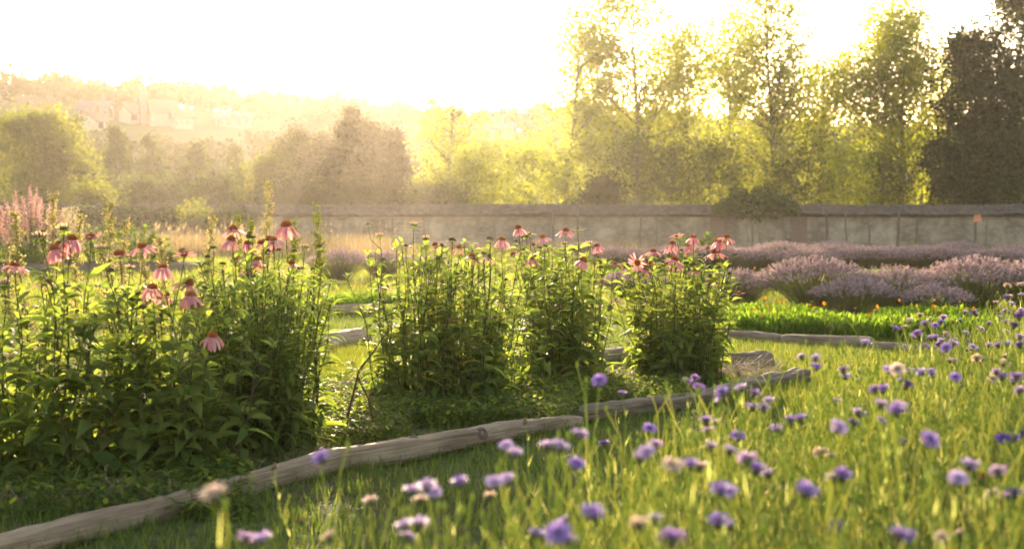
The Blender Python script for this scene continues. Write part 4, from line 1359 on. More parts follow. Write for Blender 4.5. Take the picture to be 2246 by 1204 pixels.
for a in [
    (585, 398, 7.6, 46, "tallest pale seed stalk, above the flowers behind the dense clump", False, 0.0, 5),
    (645, 478, 7.8, 36, "short green leafy stalk just right of the largest drooping flower", True, 0.02, 8),
    (697, 450, 7.4, 52, "green pyramid shaped stalk right of the flowers behind the dense clump", True, 0.0, 9),
    (472, 478, 7.2, 50, "thick dark seed stalk leaning right, left of the tallest pale one", False, 0.12, 3),
    (524, 472, 8.4, 30, "slim seed stalk between the leaning stalk and the tallest one", True, 0.0, 4),
    (555, 485, 8.0, 32, "slim green stalk just left of the tallest pale one", True, -0.02, 4),
    (237, 440, 6.8, 56, "branching pale seed stalk left of the planter box shrub", False, 0.0, 2),
    (270, 480, 7.0, 44, "shorter pale seed stalk right of the branching one near the box", False, 0.03, 2),
    (40, 468, 6.4, 50, "crooked pale seed stalk at the left edge over the salvia", False, -0.06, 1),
    (122, 425, 7.2, 52, "pale seed stalk in front of the pink salvia", False, 0.0, 2),
    (178, 470, 6.9, 40, "thin pale seed stalk right of the pink salvia", False, 0.05, 1),
    (352, 520, 6.8, 34, "low pale seed stalk before the wooden box corner", False, 0.0, 1),
    (25, 545, 6.2, 46, "low bushy seed stalk in the left corner behind the coneflowers", False, 0.05, 1),
    (310, 545, 6.6, 36, "low pale seed stalk between the two left coneflower clumps", False, -0.04, 1)]:
    seed_stalk(*a, nb=120)

# ------------------------------------------------------------------ planter box with shrubs, salvia
M_plank = noise_mat("box_plank", [(0.05, 0.038, 0.027), (0.09, 0.07, 0.05), (0.13, 0.105, 0.075)], scale=7, stretch=(0.15, 1, 1), bump=0.4)
YB = 26.0
xb0, xb1 = Xat(-140, YB), Xat(390, YB)
bxt = thing("planter_box", "long weathered wooden planter box at the left behind the coneflowers", "planter", ((xb0 + xb1) / 2, YB + 0.9, 0))
zt = topz(578, YB)
for i, (cx, cy, sx_, sy_) in enumerate([(0, -0.9, xb1 - xb0, 0.05), (0, 0.9, xb1 - xb0, 0.05), ((xb1 - xb0) / 2 + 0.027, 0, 0.05, 1.85), (-(xb1 - xb0) / 2 - 0.027, 0, 0.05, 1.85)]):
    m1 = MB(); boxes(m1, (cx, cy, zt / 2), (sx_, sy_, zt)); m1.build("plank", M_plank, bxt, smooth=False)
m1 = MB(); boxes(m1, (0, 0, zt / 2 - 0.02), (xb1 - xb0 - 0.06, 1.74, zt - 0.06)); m1.build("earth", M_soil, bxt, smooth=False)

M_shrub = leaf_mat("shrub_leaves", [(0.035, 0.07, 0.016), (0.06, 0.10, 0.022), (0.10, 0.14, 0.035)], trans=0.58, tint=(2.6, 2.5, 0.7), spec=0.07, rough=0.6)


def leafy_shrub(px, pyt, hwpx, Y, z0, label, n=900, L=0.16, W=0.07, mat=M_shrub):
    X = Xat(px, Y); H = topz(pyt, Y) - z0; r_ = hwpx / FPX * Y
    t_ = thing("leafy_shrub", label, "shrub", (X, Y, z0), 0, "leafy plants in the planter box")
    sm, lm = MB(), MB()
    k = 26
    a = RNG.uniform(0, 6.28, k); q = np.sqrt(RNG.random(k))
    p0 = np.stack([0.35 * r_ * q * np.cos(a), 0.35 * r_ * q * np.sin(a), 0 * a], -1)
    p1 = np.stack([r_ * q * np.cos(a), r_ * q * np.sin(a) * 0.8, H * np.sqrt(1 - 0.7 * q * q) * RNG.uniform(0.85, 1.0, k)], -1)
    C = curve3(p0, p1, 7, 0.02)
    tubes(sm, C, np.linspace(0.010, 0.004, 7), sides=4)
    i = RNG.integers(0, k, n); u = RNG.uniform(0.15, 1, n) * 6; j = np.minimum(5, u.astype(int)); f = (u - j)[:, None]
    P = C[i, j] * (1 - f) + C[i, j + 1] * f
    strips(lm, P, dirs(RNG.uniform(0, 6.28, n), RNG.uniform(-0.2, 1.0, n)), L * RNG.uniform(0.6, 1.2, n), W * RNG.uniform(0.6, 1.2, n), bend=RNG.uniform(0.2, 1.4, n), fold=0.2)
    sm.build("stems", M_stem, t_); lm.build("leaves", mat, t_)
    return t_


leafy_shrub(305, 488, 75, YB + 0.9, zt - 0.05, "big leaved green shrub at the right end of the planter box", 1100)
leafy_shrub(215, 482, 60, YB + 1.0, zt - 0.05, "pale green shrub between the salvia and the big leaved shrub", 800, 0.12, 0.05)
leafy_shrub(60, 545, 90, YB + 0.5, zt - 0.05, "low blue green plant under the salvia in the planter box", 900, 0.18, 0.04)
leafy_shrub(372, 548, 34, YB + 1.0, zt - 0.05, "small broad leaved plant at the right corner of the box", 260, 0.14, 0.08)

M_pink = leaf_mat("salvia_bracts", [(0.27, 0.155, 0.15), (0.38, 0.235, 0.21), (0.50, 0.36, 0.30)], trans=0.55, tint=(1.15, 1.0, 0.9))
M_paleb = leaf_mat("pale_bracts", [(0.3, 0.26, 0.16), (0.42, 0.36, 0.23), (0.52, 0.45, 0.33)], trans=0.55, tint=(1.1, 1.05, 0.8))


def salvia(px, pyt, hwpx, Y, z0, label, mat, ns_=60):
    X = Xat(px, Y); H = topz(pyt, Y) - z0; r_ = hwpx / FPX * Y
    t_ = thing("clary_sage", label, "sage", (X, Y, z0), 0, "flowering sages in the planter box")
    sm, fm, lm = MB(), MB(), MB()
    a = RNG.uniform(0, 6.28, ns_); q = np.sqrt(RNG.random(ns_))
    p0 = np.stack([0.5 * r_ * q * np.cos(a), 0.5 * r_ * q * np.sin(a), 0 * a], -1)
    p1 = np.stack([r_ * q * np.cos(a), r_ * q * np.sin(a), H * (1 - 0.32 * q * q) * RNG.uniform(0.8, 1.0, ns_)], -1)
    C = curve3(p0, p1, 9, 0.02)
    tubes(sm, C, np.linspace(0.008, 0.003, 9), sides=4)
    n = ns_ * 120
    i = RNG.integers(0, ns_, n); u = (1 - RNG.random(n) * 0.55) * 8; j = np.minimum(7, u.astype(int)); f = (u - j)[:, None]
    P = C[i, j] * (1 - f) + C[i, j + 1] * f
    az = RNG.uniform(0, 6.28, n)
    rad_ = (8.2 - u) * 0.016 + 0.008
    P = P + np.stack([np.cos(az), np.sin(az), 0 * az], -1) * (rad_ * RNG.random(n))[:, None]
    kites(fm, P, RNG.uniform(0.02, 0.04, n), RNG.uniform(0.015, 0.03, n))
    n = 500
    i = RNG.integers(0, ns_, n); u = RNG.uniform(0.3, 4.5, n); j = u.astype(int); f = (u - j)[:, None]
    P = C[i, j] * (1 - f) + C[i, j + 1] * f
    strips(lm, P, dirs(RNG.uniform(0, 6.28, n), RNG.uniform(-0.1, 0.9, n)), RNG.uniform(0.09, 0.2, n), 0.07, bend=1.0, fold=0.2)
    sm.build("stems", M_stem, t_); fm.build("flower_spikes", mat, t_, smooth=False); lm.build("leaves", M_shrub, t_)


salvia(70, 402, 75, YB + 1.1, zt - 0.05, "tall pink clary sage with upright plumes at the left of the box", M_pink, 70)
salvia(-20, 440, 55, YB + 1.2, zt - 0.05, "pink clary sage cut by the left edge of the picture", M_pink, 45)
salvia(150, 440, 45, YB + 1.4, zt - 0.05, "cream coloured sage just right of the tall pink one", M_paleb, 40)

# ------------------------------------------------------------------ lavender
M_lav = leaf_mat("lavender_spikes", [(0.115, 0.088, 0.102), (0.23, 0.175, 0.195), (0.40, 0.315, 0.33)], trans=0.4, tint=(1.2, 1.05, 0.85), rough=0.8, spec=0.1)
M_lavs = leaf_mat("lavender_stems", [(0.05, 0.065, 0.022), (0.09, 0.105, 0.035), (0.14, 0.145, 0.06)], trans=0.4, rough=0.6)
M_lavf = leaf_mat("lavender_leaves", [(0.035, 0.045, 0.022), (0.06, 0.072, 0.035), (0.09, 0.10, 0.05)], trans=0.35, rough=0.7)


def lavender_proto(r_, H, ns_, detail):
    t_ = thing("lavender_bush", "lavender bush in bloom", "lavender", (0, 0, 0))
    sm, fm, lm = MB(), MB(), MB()
    a = RNG.uniform(0, 6.28, ns_); q = RNG.random(ns_) ** 0.55
    p0 = np.stack([0.35 * r_ * q * np.cos(a), 0.35 * r_ * q * np.sin(a), np.full(ns_, 0.05)], -1)
    el = np.pi / 2 - q * 0.85 + RNG.normal(size=ns_) * 0.06
    L = H * RNG.uniform(0.86, 1.08, ns_) * (1 - 0.05 * q)
    p1 = p0 + dirs(a, el) * L[:, None] * np.array([r_ / H * 1.05, r_ / H * 1.05, 1])
    C = curve3(p0, p1, 5, 0.012, lift=0.5)
    tubes(sm, C, np.linspace(0.0022, 0.0013, 5), sides=3)
    D = nrm(C[:, 4] - C[:, 3])
    k = detail
    Ls = RNG.uniform(0.05, 0.085, ns_)
    s = (np.arange(k) / k)[None, :, None] * Ls[:, None, None]
    P = (C[:, 4][:, None] + D[:, None] * (s - 0.02)).reshape(-1, 3)
    P = np.concatenate([P, P])
    n = len(P)
    wd = D.repeat(k, 0); wd = np.concatenate([wd, wd])
    dd = nrm(wd * 0.7 + nrm(RNG.normal(size=(n, 3))))
    kites(fm, P, 0.021, 0.014, D=dd, r=np.clip(np.tile(np.repeat(RNG.random(ns_), k), 2) * 0.6 + RNG.random(n) * 0.4, 0, 1))
    n = int(ns_ * 5)
    i = RNG.integers(0, ns_, n); u = RNG.uniform(0, 2.4, n); j = u.astype(int); f = (u - j)[:, None]
    P = C[i, j] * (1 - f) + C[i, j + 1] * f
    strips(lm, P, nrm(dirs(RNG.uniform(0, 6.28, n), RNG.uniform(0.3, 1.2, n))), RNG.uniform(0.03, 0.06, n), 0.005, bend=0.3, prof=[0.7, 1, 0.1], cols=2)
    sm.build("stems", M_lavs, t_); fm.build("flower_spikes", M_lav, t_, smooth=False); lm.build("leaves", M_lavf, t_)
    return t_


lav = [lavender_proto(0.58, 0.60, 620, 8), lavender_proto(0.55, 0.56, 600, 8)]
lavfar = [lavender_proto(0.75, 0.72, 900, 5), lavender_proto(0.7, 0.68, 850, 5)]
used = set()


def place(protos, i, X, Y, s, label, group):
    p = protos[i % len(protos)]
    o = p if id(p) not in used else copy_tree(p)
    used.add(id(p))
    o.location = (X, Y, 0); o.rotation_euler = (0, 0, RNG.uniform(0, 6.28)); o.scale = s if not np.isscalar(s) else (s, s, s)
    tag(o, label, "lavender", group)
    return o


LV = [
    (1800, 690, 1.0, "largest lavender bush of the near row, behind the marigolds"), (1985, 692, 0.95, "lavender bush right of the largest one in the near row"),
    (2160, 690, 1.0, "lavender bush behind the tall cornflowers at the right edge"), (1630, 680, 0.80, "lavender bush partly behind the rightmost coneflower clump"),
    (2300, 690, 1.0, "lavender bush cut by the right edge of the picture"),
    (1395, 668, 0.75, "lavender bush seen between the two right coneflower clumps"), (1890, 700, 0.72, "small lavender bush wedged behind the two largest ones"),
    (2075, 705, 0.62, "small loose lavender bush behind the cornflowers"),
    (740, 622, 0.8, "greyish lavender bush left in the gap behind the dense clump"), (835, 615, 0.8, "lavender bush left of the middle coneflowers near the lawn"),
    (930, 610, 0.7, "lavender bush half hidden by the middle coneflowers"),
]
for i, (px, py, s, lab) in enumerate(LV):
    g = ground(px, py)
    if py < 640:
        s *= 1.15
    place(lav, i, g.x, g.y + 0.3, (s * 1.0, s, s * random.uniform(0.84, 0.95)), lab, "lavender bushes of the near row")
k = 0
words = ["first", "second", "third", "fourth", "fifth", "sixth", "seventh", "eighth", "ninth", "tenth", "eleventh", "twelfth", "thirteenth", "fourteenth", "fifteenth", "sixteenth", "seventeenth", "eighteenth", "nineteenth", "twentieth"] + ["twenty-" + w_ for w_ in ("first", "second", "third", "fourth", "fifth", "sixth", "seventh", "eighth", "ninth")] + ["thirtieth"] + ["thirty-" + w_ for w_ in ("first", "second", "third", "fourth", "fifth", "sixth")]
for i, px in enumerate(range(1345, 2340, 62)):
    g = ground(px + random.uniform(-8, 8), 601 + (px - 1400) * 0.006 + random.uniform(-3, 3))
    place(lavfar, i, g.x, g.y + 0.4, (random.uniform(0.95, 1.15), 1.0, random.uniform(0.68, 0.86)), "lavender bush %s from the left in the long far hedge row" % words[i], "lavender bushes of the far row")
for i, (px, lab) in enumerate([(1000, "pale lavender bush before the trellis, on the lawn edge"), (1290, "lavender bush left of the far hedge row"), (1830, "pinkish bush behind the far lavender row by the wall"), (2100, "lavender bush behind the far row under the flowerpot post")]):
    Y = 40 if px != 1000 else 44
    place(lavfar, i, Xat(px, Y), Y, (1.1, 1.1, 0.75), lab, "lavender bushes near the wall")

# ------------------------------------------------------------------ marigold plants and low herbs
M_mleaf = leaf_mat("marigold_leaf", [(0.05, 0.10, 0.013), (0.075, 0.135, 0.018), (0.11, 0.17, 0.03)], trans=0.6, tint=(2.3, 2.2, 0.9), spec=0.07, rough=0.6)
M_orange = leaf_mat("marigold_petal", [(0.55, 0.17, 0.01), (0.66, 0.27, 0.015), (0.7, 0.38, 0.03)], trans=0.45, tint=(1.1, 1, 0.8))
OPET = []
for _ in range(3):
    m1 = MB()
    for (nn, el, L) in ((16, 0.15, 0.017), (12, 0.55, 0.014), (8, 1.0, 0.010)):
        az = np.arange(nn) * 6.283 / nn + RNG.uniform(0, 1)
        strips(m1, np.stack([0.003 * np.cos(az), 0.003 * np.sin(az), np.zeros(nn)], -1), dirs(az, el + RNG.normal(size=nn) * 0.1), L, 0.006, bend=0.2, prof=[0.5, 1, 0.7], cols=2)
    OPET.append(m1.data("flower", M_orange))


def marigold_proto(r_, H, n):
    t_ = thing("marigold_plant", "marigold plant with bright leaves", "marigold", (0, 0, 0))
    lm, sm = MB(), MB()
    a = RNG.uniform(0, 6.28, n); q = np.sqrt(RNG.random(n))
    P = np.stack([r_ * q * np.cos(a), r_ * q * np.sin(a), RNG.random(n) * H * 0.7 * (1.05 - 0.3 * q)], -1)
    strips(lm, P, dirs(RNG.uniform(0, 6.28, n), RNG.uniform(0.5, 1.4, n)), RNG.uniform(0.05, 0.10, n), RNG.uniform(0.014, 0.026, n), bend=RNG.uniform(-0.2, 0.9, n), fold=0.2, prof=PROF_SPAT)
    k = 40
    a = RNG.uniform(0, 6.28, k); q = np.sqrt(RNG.random(k))
    p0 = np.stack([r_ * q * np.cos(a) * 0.8, r_ * q * np.sin(a) * 0.8, 0 * a], -1)
    p1 = p0 * 1.2 + np.stack([0 * a, 0 * a, H * RNG.uniform(0.7, 1.15, k)], -1)
    C = curve3(p0, p1, 5, 0.02)
    tubes(sm, C, 0.002, sides=4)
    sm.build("stems", M_mleaf, t_); lm.build("leaves", M_mleaf, t_)
    for e in C[RNG.choice(k, 7, replace=False), -1]:
        obj("flower", random.choice(OPET), t_, tuple(e), (random.gauss(0, 0.6), random.gauss(0, 0.6), 0), random.uniform(0.55, 0.95))
    return t_


mg = [marigold_proto(0.36, 0.27, 1500), marigold_proto(0.36, 0.25, 1400)]
MG = [(1625, 738, 0.95, "marigold plant at the left end of the bed behind the straight logs"), (1710, 740, 1.0, "marigold plant behind the joint of the straight logs"), (1795, 742, 1.0, "marigold plant below the largest lavender bush"),
      (1880, 746, 0.95, "marigold plant behind the sawn end of the straight log"), (1965, 752, 1.0, "marigold plant just right of the straight log end"), (2050, 756, 1.0, "marigold plant among the first tall cornflower stems"),
      (2140, 758, 1.0, "marigold plant mostly hidden by cornflowers near the right edge"), (2225, 760, 1.0, "marigold plant at the right edge behind cornflowers"),
      (1670, 716, 0.9, "marigold plant in the back of the bed before the lavender"), (1760, 715, 0.9, "marigold plant at the foot of the largest lavender bush"), (2010, 722, 0.9, "marigold plant below the second large lavender bush"), (2110, 722, 0.95, "marigold plant below the lavender near the right edge"),
      (1672, 640, 1.2, "marigold plant in the gap left of the largest lavender bush"), (1910, 636, 1.3, "marigold plant behind the gap between the two largest lavender bushes"), (1950, 632, 1.3, "marigold plant behind the second large lavender bush"), (2030, 634, 1.3, "marigold plant behind the near row right of the second bush"), (2085, 632, 1.2, "marigold plant behind the lavender near the right edge"),
      (1340, 628, 1.3, "marigold plant seen between the two right coneflower clumps"), (1385, 632, 1.1, "marigold plant seen just left of the rightmost coneflower clump"),
      (730, 690, 1.0, "low orange flecked plant left in the gap behind the dense clump"), (790, 686, 1.0, "low orange flecked plant in the gap beside the middle coneflowers"), (845, 684, 1.0, "low leafy plant partly hidden by the middle coneflowers")]
for i, (px, py, s, lab) in enumerate(MG):
    g = ground(px, py)
    p = mg[i % 2]
    o = p if id(p) not in used else copy_tree(p)
    used.add(id(p))
    o.location = (g.x, g.y + 0.25, 0); o.rotation_euler = (0, 0, RNG.uniform(0, 6.28)); o.scale = (s, s, s)
    tag(o, lab, "marigold", "marigold plants")
# leafy plant before the wall
for (px, lab) in [(1505, "bright green leafy plant before the wall above the pink flowers"), (1562, "second leafy plant before the wall right of the brick pier"), (2215, "small green plant before the wall near the right edge"), (2005, "small green plant at the wall foot below the thick stake")]:
    t_ = leafy_shrub(px, 510 if px < 1600 else 535, 40 if px < 1600 else 16, 38, 0, lab, 500, 0.16, 0.1)
    t_["group"] = "leafy plants by the wall"

# =================================================================== CORNFLOWERS
M_cstem = leaf_mat("cornflower_stem", [(0.10, 0.14, 0.045), (0.17, 0.20, 0.075), (0.27, 0.27, 0.13)], trans=0.6, tint=(2.5, 2.4, 1.6), rough=0.65, spec=0.06)
M_cfv = leaf_mat("violet_floret", [(0.14, 0.08, 0.26), (0.23, 0.14, 0.37), (0.34, 0.23, 0.48)], trans=0.4, tint=(1.1, 1.0, 1.0))
M_cfl = leaf_mat("lilac_floret", [(0.27, 0.18, 0.37), (0.38, 0.28, 0.46), (0.52, 0.42, 0.56)], trans=0.45, tint=(1.1, 1.0, 0.95))
M_cfp = leaf_mat("cream_floret", [(0.36, 0.24, 0.19), (0.48, 0.36, 0.29), (0.58, 0.47, 0.39)], trans=0.45, tint=(1.05, 1.0, 0.9))
M_cfd = leaf_mat("dark_floret", [(0.05, 0.025, 0.14), (0.09, 0.045, 0.22), (0.14, 0.075, 0.32)], trans=0.35, tint=(1.1, 1.0, 1.0))
M_cfb = leaf_mat("withered_floret", [(0.12, 0.06, 0.03), (0.2, 0.11, 0.06), (0.3, 0.18, 0.11)], trans=0.35, tint=(1.1, 1.0, 0.8))
M_cfr = leaf_mat("maroon_floret", [(0.12, 0.012, 0.02), (0.2, 0.025, 0.03), (0.28, 0.05, 0.05)], trans=0.35, tint=(1.1, 1.0, 0.9))
M_cup = leaf_mat("cornflower_cup", [(0.05, 0.06, 0.025), (0.08, 0.085, 0.035), (0.12, 0.10, 0.05)], trans=0.15, rough=0.7)


def cup_mesh():
    mb = MB(); ns = 9
    prof = [(0.0018, -0.018), (0.005, -0.015), (0.0072, -0.009), (0.0066, -0.002), (0.0045, 0.002), (0.001, 0.003)]
    V = [[r_ * math.cos(2 * math.pi * i / ns), r_ * math.sin(2 * math.pi * i / ns), z_] for (r_, z_) in prof for i in range(ns)]
    F = [[j * ns + i, j * ns + (i + 1) % ns, (j + 1) * ns + (i + 1) % ns, (j + 1) * ns + i] for j in range(5) for i in range(ns)]
    mb.add(V, F4=F, r=0.5)
    n = 26; az = np.arange(n) * 2.4; zz = -0.014 + 0.014 * np.arange(n) / n
    strips(mb, np.stack([0.0065 * np.cos(az), 0.0065 * np.sin(az), zz], -1), dirs(az, np.full(n, 1.15)), 0.006, 0.004, bend=-0.2, prof=[1, 0.8, 0.1], cols=2)
    return mb.data("flower_cup", M_cup)


def floret_mesh(mat, nout, L, el, wilt=0.0):
    """ring of trumpet florets, each slit into lobes, round a tuft of inner ones"""
    mb = MB()
    az0 = np.arange(nout) * 2 * math.pi / nout + RNG.normal(size=nout) * 0.12
    for a in az0:
        e = el + RNG.normal() * 0.18
        d = dirs(np.array([a]), np.array([e]))[0]
        base = np.array([0, 0, 0.0]); throat = base + d * L * 0.45
        tubes(mb, np.array([[base, (base + throat) / 2, throat]]), [0.0008, 0.0012, 0.0028], sides=5, r=0.25)
        k = 5
        S = nrm(np.cross(d, [0, 0, 1.0])); U = np.cross(S, d)
        ph = np.arange(k) * 2 * math.pi / k + RNG.uniform(0, 1)
        rv = np.cos(ph)[:, None] * S + np.sin(ph)[:, None] * U
        dd = nrm(d[None] + rv * (0.48 - wilt * 0.3))
        strips(mb, throat + rv * 0.002, dd, L * RNG.uniform(0.45, 0.62, k), 0.0052, bend=RNG.normal(size=k) * 0.4 + 0.25, prof=[0.7, 1.0, 0.12], cols=2, r=RNG.uniform(0.3, 1.0, k))
    n = 22; az = np.arange(n) * 2.4; e = 0.45 + 0.9 * RNG.random(n)
    strips(mb, np.zeros((n, 3)), dirs(az, e), RNG.uniform(0.008, 0.014, n), 0.0022, bend=RNG.normal(size=n) * 0.3, prof=[0.6, 1, 0.3], cols=2, r=RNG.random(n) * 0.25)
    return mb.data("petals", mat)


CUP = cup_mesh()
FLO = {}
for key, mt in (("v", M_cfv), ("l", M_cfl), ("c", M_cfp), ("d", M_cfd), ("b", M_cfb), ("r", M_cfr)):
    FLO[key] = [floret_mesh(mt, 11 if key not in "b" else 9, 0.021 if key != "b" else 0.013, 0.2 if key != "b" else 1.0, 0.0 if key != "b" else 0.8) for _ in range(3)]


def cf_stem(H, lean, nleaf, mbs, org=np.zeros(3), top=None, side=True):
    """one wiry stem with narrow leaves and a couple of budded side shoots, into mbs"""
    p0 = org; p1 = org + np.array([lean[0], lean[1], H]) if top is None else top
    C = curve3(p0[None], p1[None], 8, 0.018, lift=0.6)[0]
    tubes(mbs, C[None], np.linspace(0.0014, 0.0010, 8), sides=4)
    ts = np.sort(RNG.uniform(0.05, 0.9, nleaf))
    P = np.stack([np.interp(ts, np.linspace(0, 1, 8), C[:, j]) for j in range(3)], -1)
    az = RNG.uniform(0, 6.28, nleaf)
    strips(mbs, P, dirs(az, RNG.uniform(0.6, 1.35, nleaf)), RNG.uniform(0.04, 0.085, nleaf) * (1.1 - 0.5 * ts), RNG.uniform(0.0011, 0.0023, nleaf), bend=RNG.uniform(-0.1, 0.8, nleaf), prof=[0.7, 1.0, 0.8, 0.08], cols=2)
    if side:
        for k in range(RNG.integers(0, 3)):
            u = RNG.uniform(0.5, 0.85)
            b = np.array([np.interp(u, np.linspace(0, 1, 8), C[:, j]) for j in range(3)])
            a = RNG.uniform(0, 6.28); ln = RNG.uniform(0.08, 0.2)
            e = b + np.array([math.cos(a) * ln * 0.35, math.sin(a) * ln * 0.35, ln])
            tubes(mbs, curve3(b[None], e[None], 4, 0.005), [0.0012, 0.0012, 0.0011, 0.001], sides=4)
            bud(mbs, e, 0.8)
    return C


def bud(mbs, e, s=1.0):
    ns = 6
    prof = [(0.001, -0.004), (0.004, 0.0), (0.0052, 0.006), (0.0035, 0.012), (0.0008, 0.016)]
    V = [[e[0] + s * r_ * math.cos(2 * math.pi * i / ns), e[1] + s * r_ * math.sin(2 * math.pi * i / ns), e[2] + s * z_] for (r_, z_) in prof for i in range(ns)]
    F = [[j * ns + i, j * ns + (i + 1) % ns, (j + 1) * ns + (i + 1) % ns, (j + 1) * ns + i] for j in range(4) for i in range(ns)]
    mbs.add(V, F4=F, r=0.15)


STEMS = []
for k in range(6):
    m1 = MB()
    C = cf_stem(0.6, (RNG.normal() * 0.04, RNG.normal() * 0.04), 16, m1)
    STEMS.append((m1.data("stem", M_cstem), C[-1].copy()))

CFL = [
    # px, py, width px, colour
    (467, 1098, 60, 'c'), (703, 1015, 45, 'v'), (540, 1190, 50, 'l'), (575, 1192, 45, 'l'), (718, 1186, 48, 'c'), (660, 1150, 34, 'b'), (812, 1106, 42, 'c'), (603, 1030, 34, 'b'), (905, 1085, 46, 'l'), (935, 1075, 48, 'l'), (950, 1092, 44, 'l'), (920, 1105, 44, 'c'),
    (1008, 1066, 46, 'v'), (1085, 1070, 50, 'l'), (1110, 1062, 44, 'l'), (1075, 1095, 40, 'c'), (885, 1160, 52, 'l'), (918, 1160, 50, 'l'), (895, 1185, 48, 'l'), (1015, 1172, 50, 'b'), (1110, 988, 40, 'l'), (1130, 1002, 46, 'l'), (1200, 988, 42, 'l'), (1230, 988, 42, 'l'), (1265, 1028, 42, 'v'), (1272, 962, 40, 'l'), (1152, 928, 28, 'b'), (1178, 1178, 46, 'v'), (1225, 1188, 66, 'v'), (1248, 1192, 50, 'l'), (1300, 1138, 60, 'v'),
    (1370, 1115, 26, 'c'), (1400, 1160, 62, 'c'), (1432, 1150, 46, 'l'), (1475, 1196, 64, 'v'), (1325, 980, 30, 'd'), (1425, 950, 34, 'v'), (1315, 845, 35, 'v'), (1365, 868, 28, 'v'), (1362, 908, 22, 'b'), (1525, 835, 26, 'v'), (1533, 859, 34, 'v'), (1583, 868, 38, 'v'), (1580, 880, 36, 'v'), (1625, 857, 30, 'l'), (1656, 871, 32, 'v'), (1640, 893, 24, 'v'), (1660, 907, 24, 'd'), (1525, 908, 20, 'c'), (1548, 930, 34, 'v'), (1570, 932, 30, 'l'), (1585, 920, 26, 'b'),
    (1560, 986, 44, 'l'), (1515, 1027, 50, 'v'), (1618, 965, 34, 'v'), (1600, 965, 26, 'v'), (1580, 1085, 52, 'v'), (1602, 1090, 44, 'l'), (1530, 1093, 28, 'd'), (1660, 1038, 44, 'v'), (1682, 1045, 36, 'l'), (1575, 1155, 48, 'v'), (1600, 1160, 44, 'l'), (1720, 1075, 34, 'c'), (1678, 1075, 30, 'l'), (1682, 1092, 28, 'c'), (1770, 1090, 54, 'v'), (1825, 1056, 44, 'l'), (1848, 1052, 44, 'v'), (1735, 928, 40, 'v'), (1755, 925, 34, 'v'), (1702, 948, 30, 'l'), (1722, 1000, 22, 'v'), (1800, 1003, 36, 'c'), (1825, 1008, 34, 'c'),
    (1892, 1022, 28, 'c'), (1857, 920, 22, 'd'), (1918, 862, 36, 'v'), (1935, 860, 32, 'v'), (1965, 912, 46, 'v'), (1990, 852, 34, 'd'), (1950, 818, 32, 'l'), (1968, 820, 34, 'c'), (1975, 838, 24, 'l'), (1888, 818, 20, 'l'), (1882, 835, 18, 'l'), (2020, 822, 24, 'v'), (2042, 820, 24, 'l'), (2040, 978, 52, 'v'), (1980, 975, 30, 'd'), (2095, 835, 32, 'v'), (2108, 850, 22, 'l'), (1973, 1093, 30, 'c'), (1975, 1185, 60, 'v'), (1995, 1190, 44, 'd'), (2065, 1188, 46, 'c'), (2098, 1182, 40, 'c'), (1835, 1165, 40, 'd'), (1722, 1000, 20, 'l'),
    (2178, 1095, 36, 'c'), (2205, 1098, 40, 'v'), (2225, 1090, 40, 'd'), (2150, 1052, 34, 'r'), (2090, 940, 22, 'c'), (2200, 972, 34, 'd'), (2225, 968, 34, 'd'), (2240, 958, 30, 'd'), (2222, 988, 26, 'v'), (2118, 881, 22, 'b'), (2185, 820, 30, 'l'), (2198, 832, 30, 'v'), (2225, 842, 28, 'l'), (2238, 855, 26, 'c'), (2196, 906, 24, 'd'), (2108, 920, 18, 'v'), (2120, 985, 26, 'v'), (2155, 988, 24, 'd'),
    (1965, 727, 22, 'v'), (2028, 715, 26, 'v'), (1995, 708, 22, 'c'), (2012, 738, 26, 'v'), (2050, 745, 24, 'v'), (2065, 752, 22, 'l'), (2028, 764, 26, 'v'), (2075, 770, 30, 'v'), (2072, 778, 26, 'l'), (2058, 760, 22, 'v'), (2140, 770, 20, 'v'), (2188, 762, 26, 'v'), (2210, 760, 22, 'v'), (2238, 745, 24, 'l'), (2236, 762, 26, 'd'), (2208, 658, 26, 'd'), (2210, 632, 22, 'c'), (2238, 630, 22, 'c'), (2214, 655, 18, 'c'), (2136, 690, 20, 'd'), (2140, 692, 18, 'l'), (2205, 710, 22, 'l'), (2235, 700, 24, 'd'), (2225, 720, 24, 'd'), (2170, 712, 18, 'l'), (2090, 710, 20, 'b'), (2120, 750, 18, 'd'), (2100, 712, 18, 'b'), (2150, 727, 18, 'l'), (2240, 690, 22, 'v'), (2155, 800, 18, 'l'), (2118, 735, 18, 'l'), (2060, 680, 0, 'x'),
]
rr_ = random.Random(31)
for _ in range(78):
    qd = 1.5 + 4.3 * rr_.random() ** 0.8
    qz = rr_.uniform(0.46, 0.64)
    qy = HY + (CAMH - qz) * FPX / qd
    lo_ = float(np.interp(qd, [0.8, 1.2, 1.6, 2.2, 3.0, 4.0, 5.0, 6.0, 7.0], [430, 520, 780, 1130, 1420, 1830, 2050, 2170, 2260]))
    qx = rr_.uniform(lo_ + 30, 2240)
    if qx > 2240 or qy > 1195:
        continue
    CFL.append((qx, qy, FPX * 0.034 / qd, rr_.choice("vvllllccdb")))
CNAME = {'v': "violet", 'l': "lilac", 'c': "cream", 'd': "dark purple", 'b': "withered brown", 'r': "maroon"}


def zone(px, py):
    if py > 1130:
        return "along the bottom edge " + ("left of centre" if px < 1000 else "right of centre" if px < 1550 else "at the right")
    if px < 780:
        return "in front of the long log's left part"
    if px < 1290:
        return "in front of the long log's right part" if py < 1035 else "in the lower middle clusters"
    if py < 800:
        return "among the tall stems at the upper right"
    if px < 1700:
        return "before the brown log's end" if py < 940 else "in the lower field below the brown log"
    if py < 940:
        return "on the sunlit grass side of the field"
    return "in the lower right field"


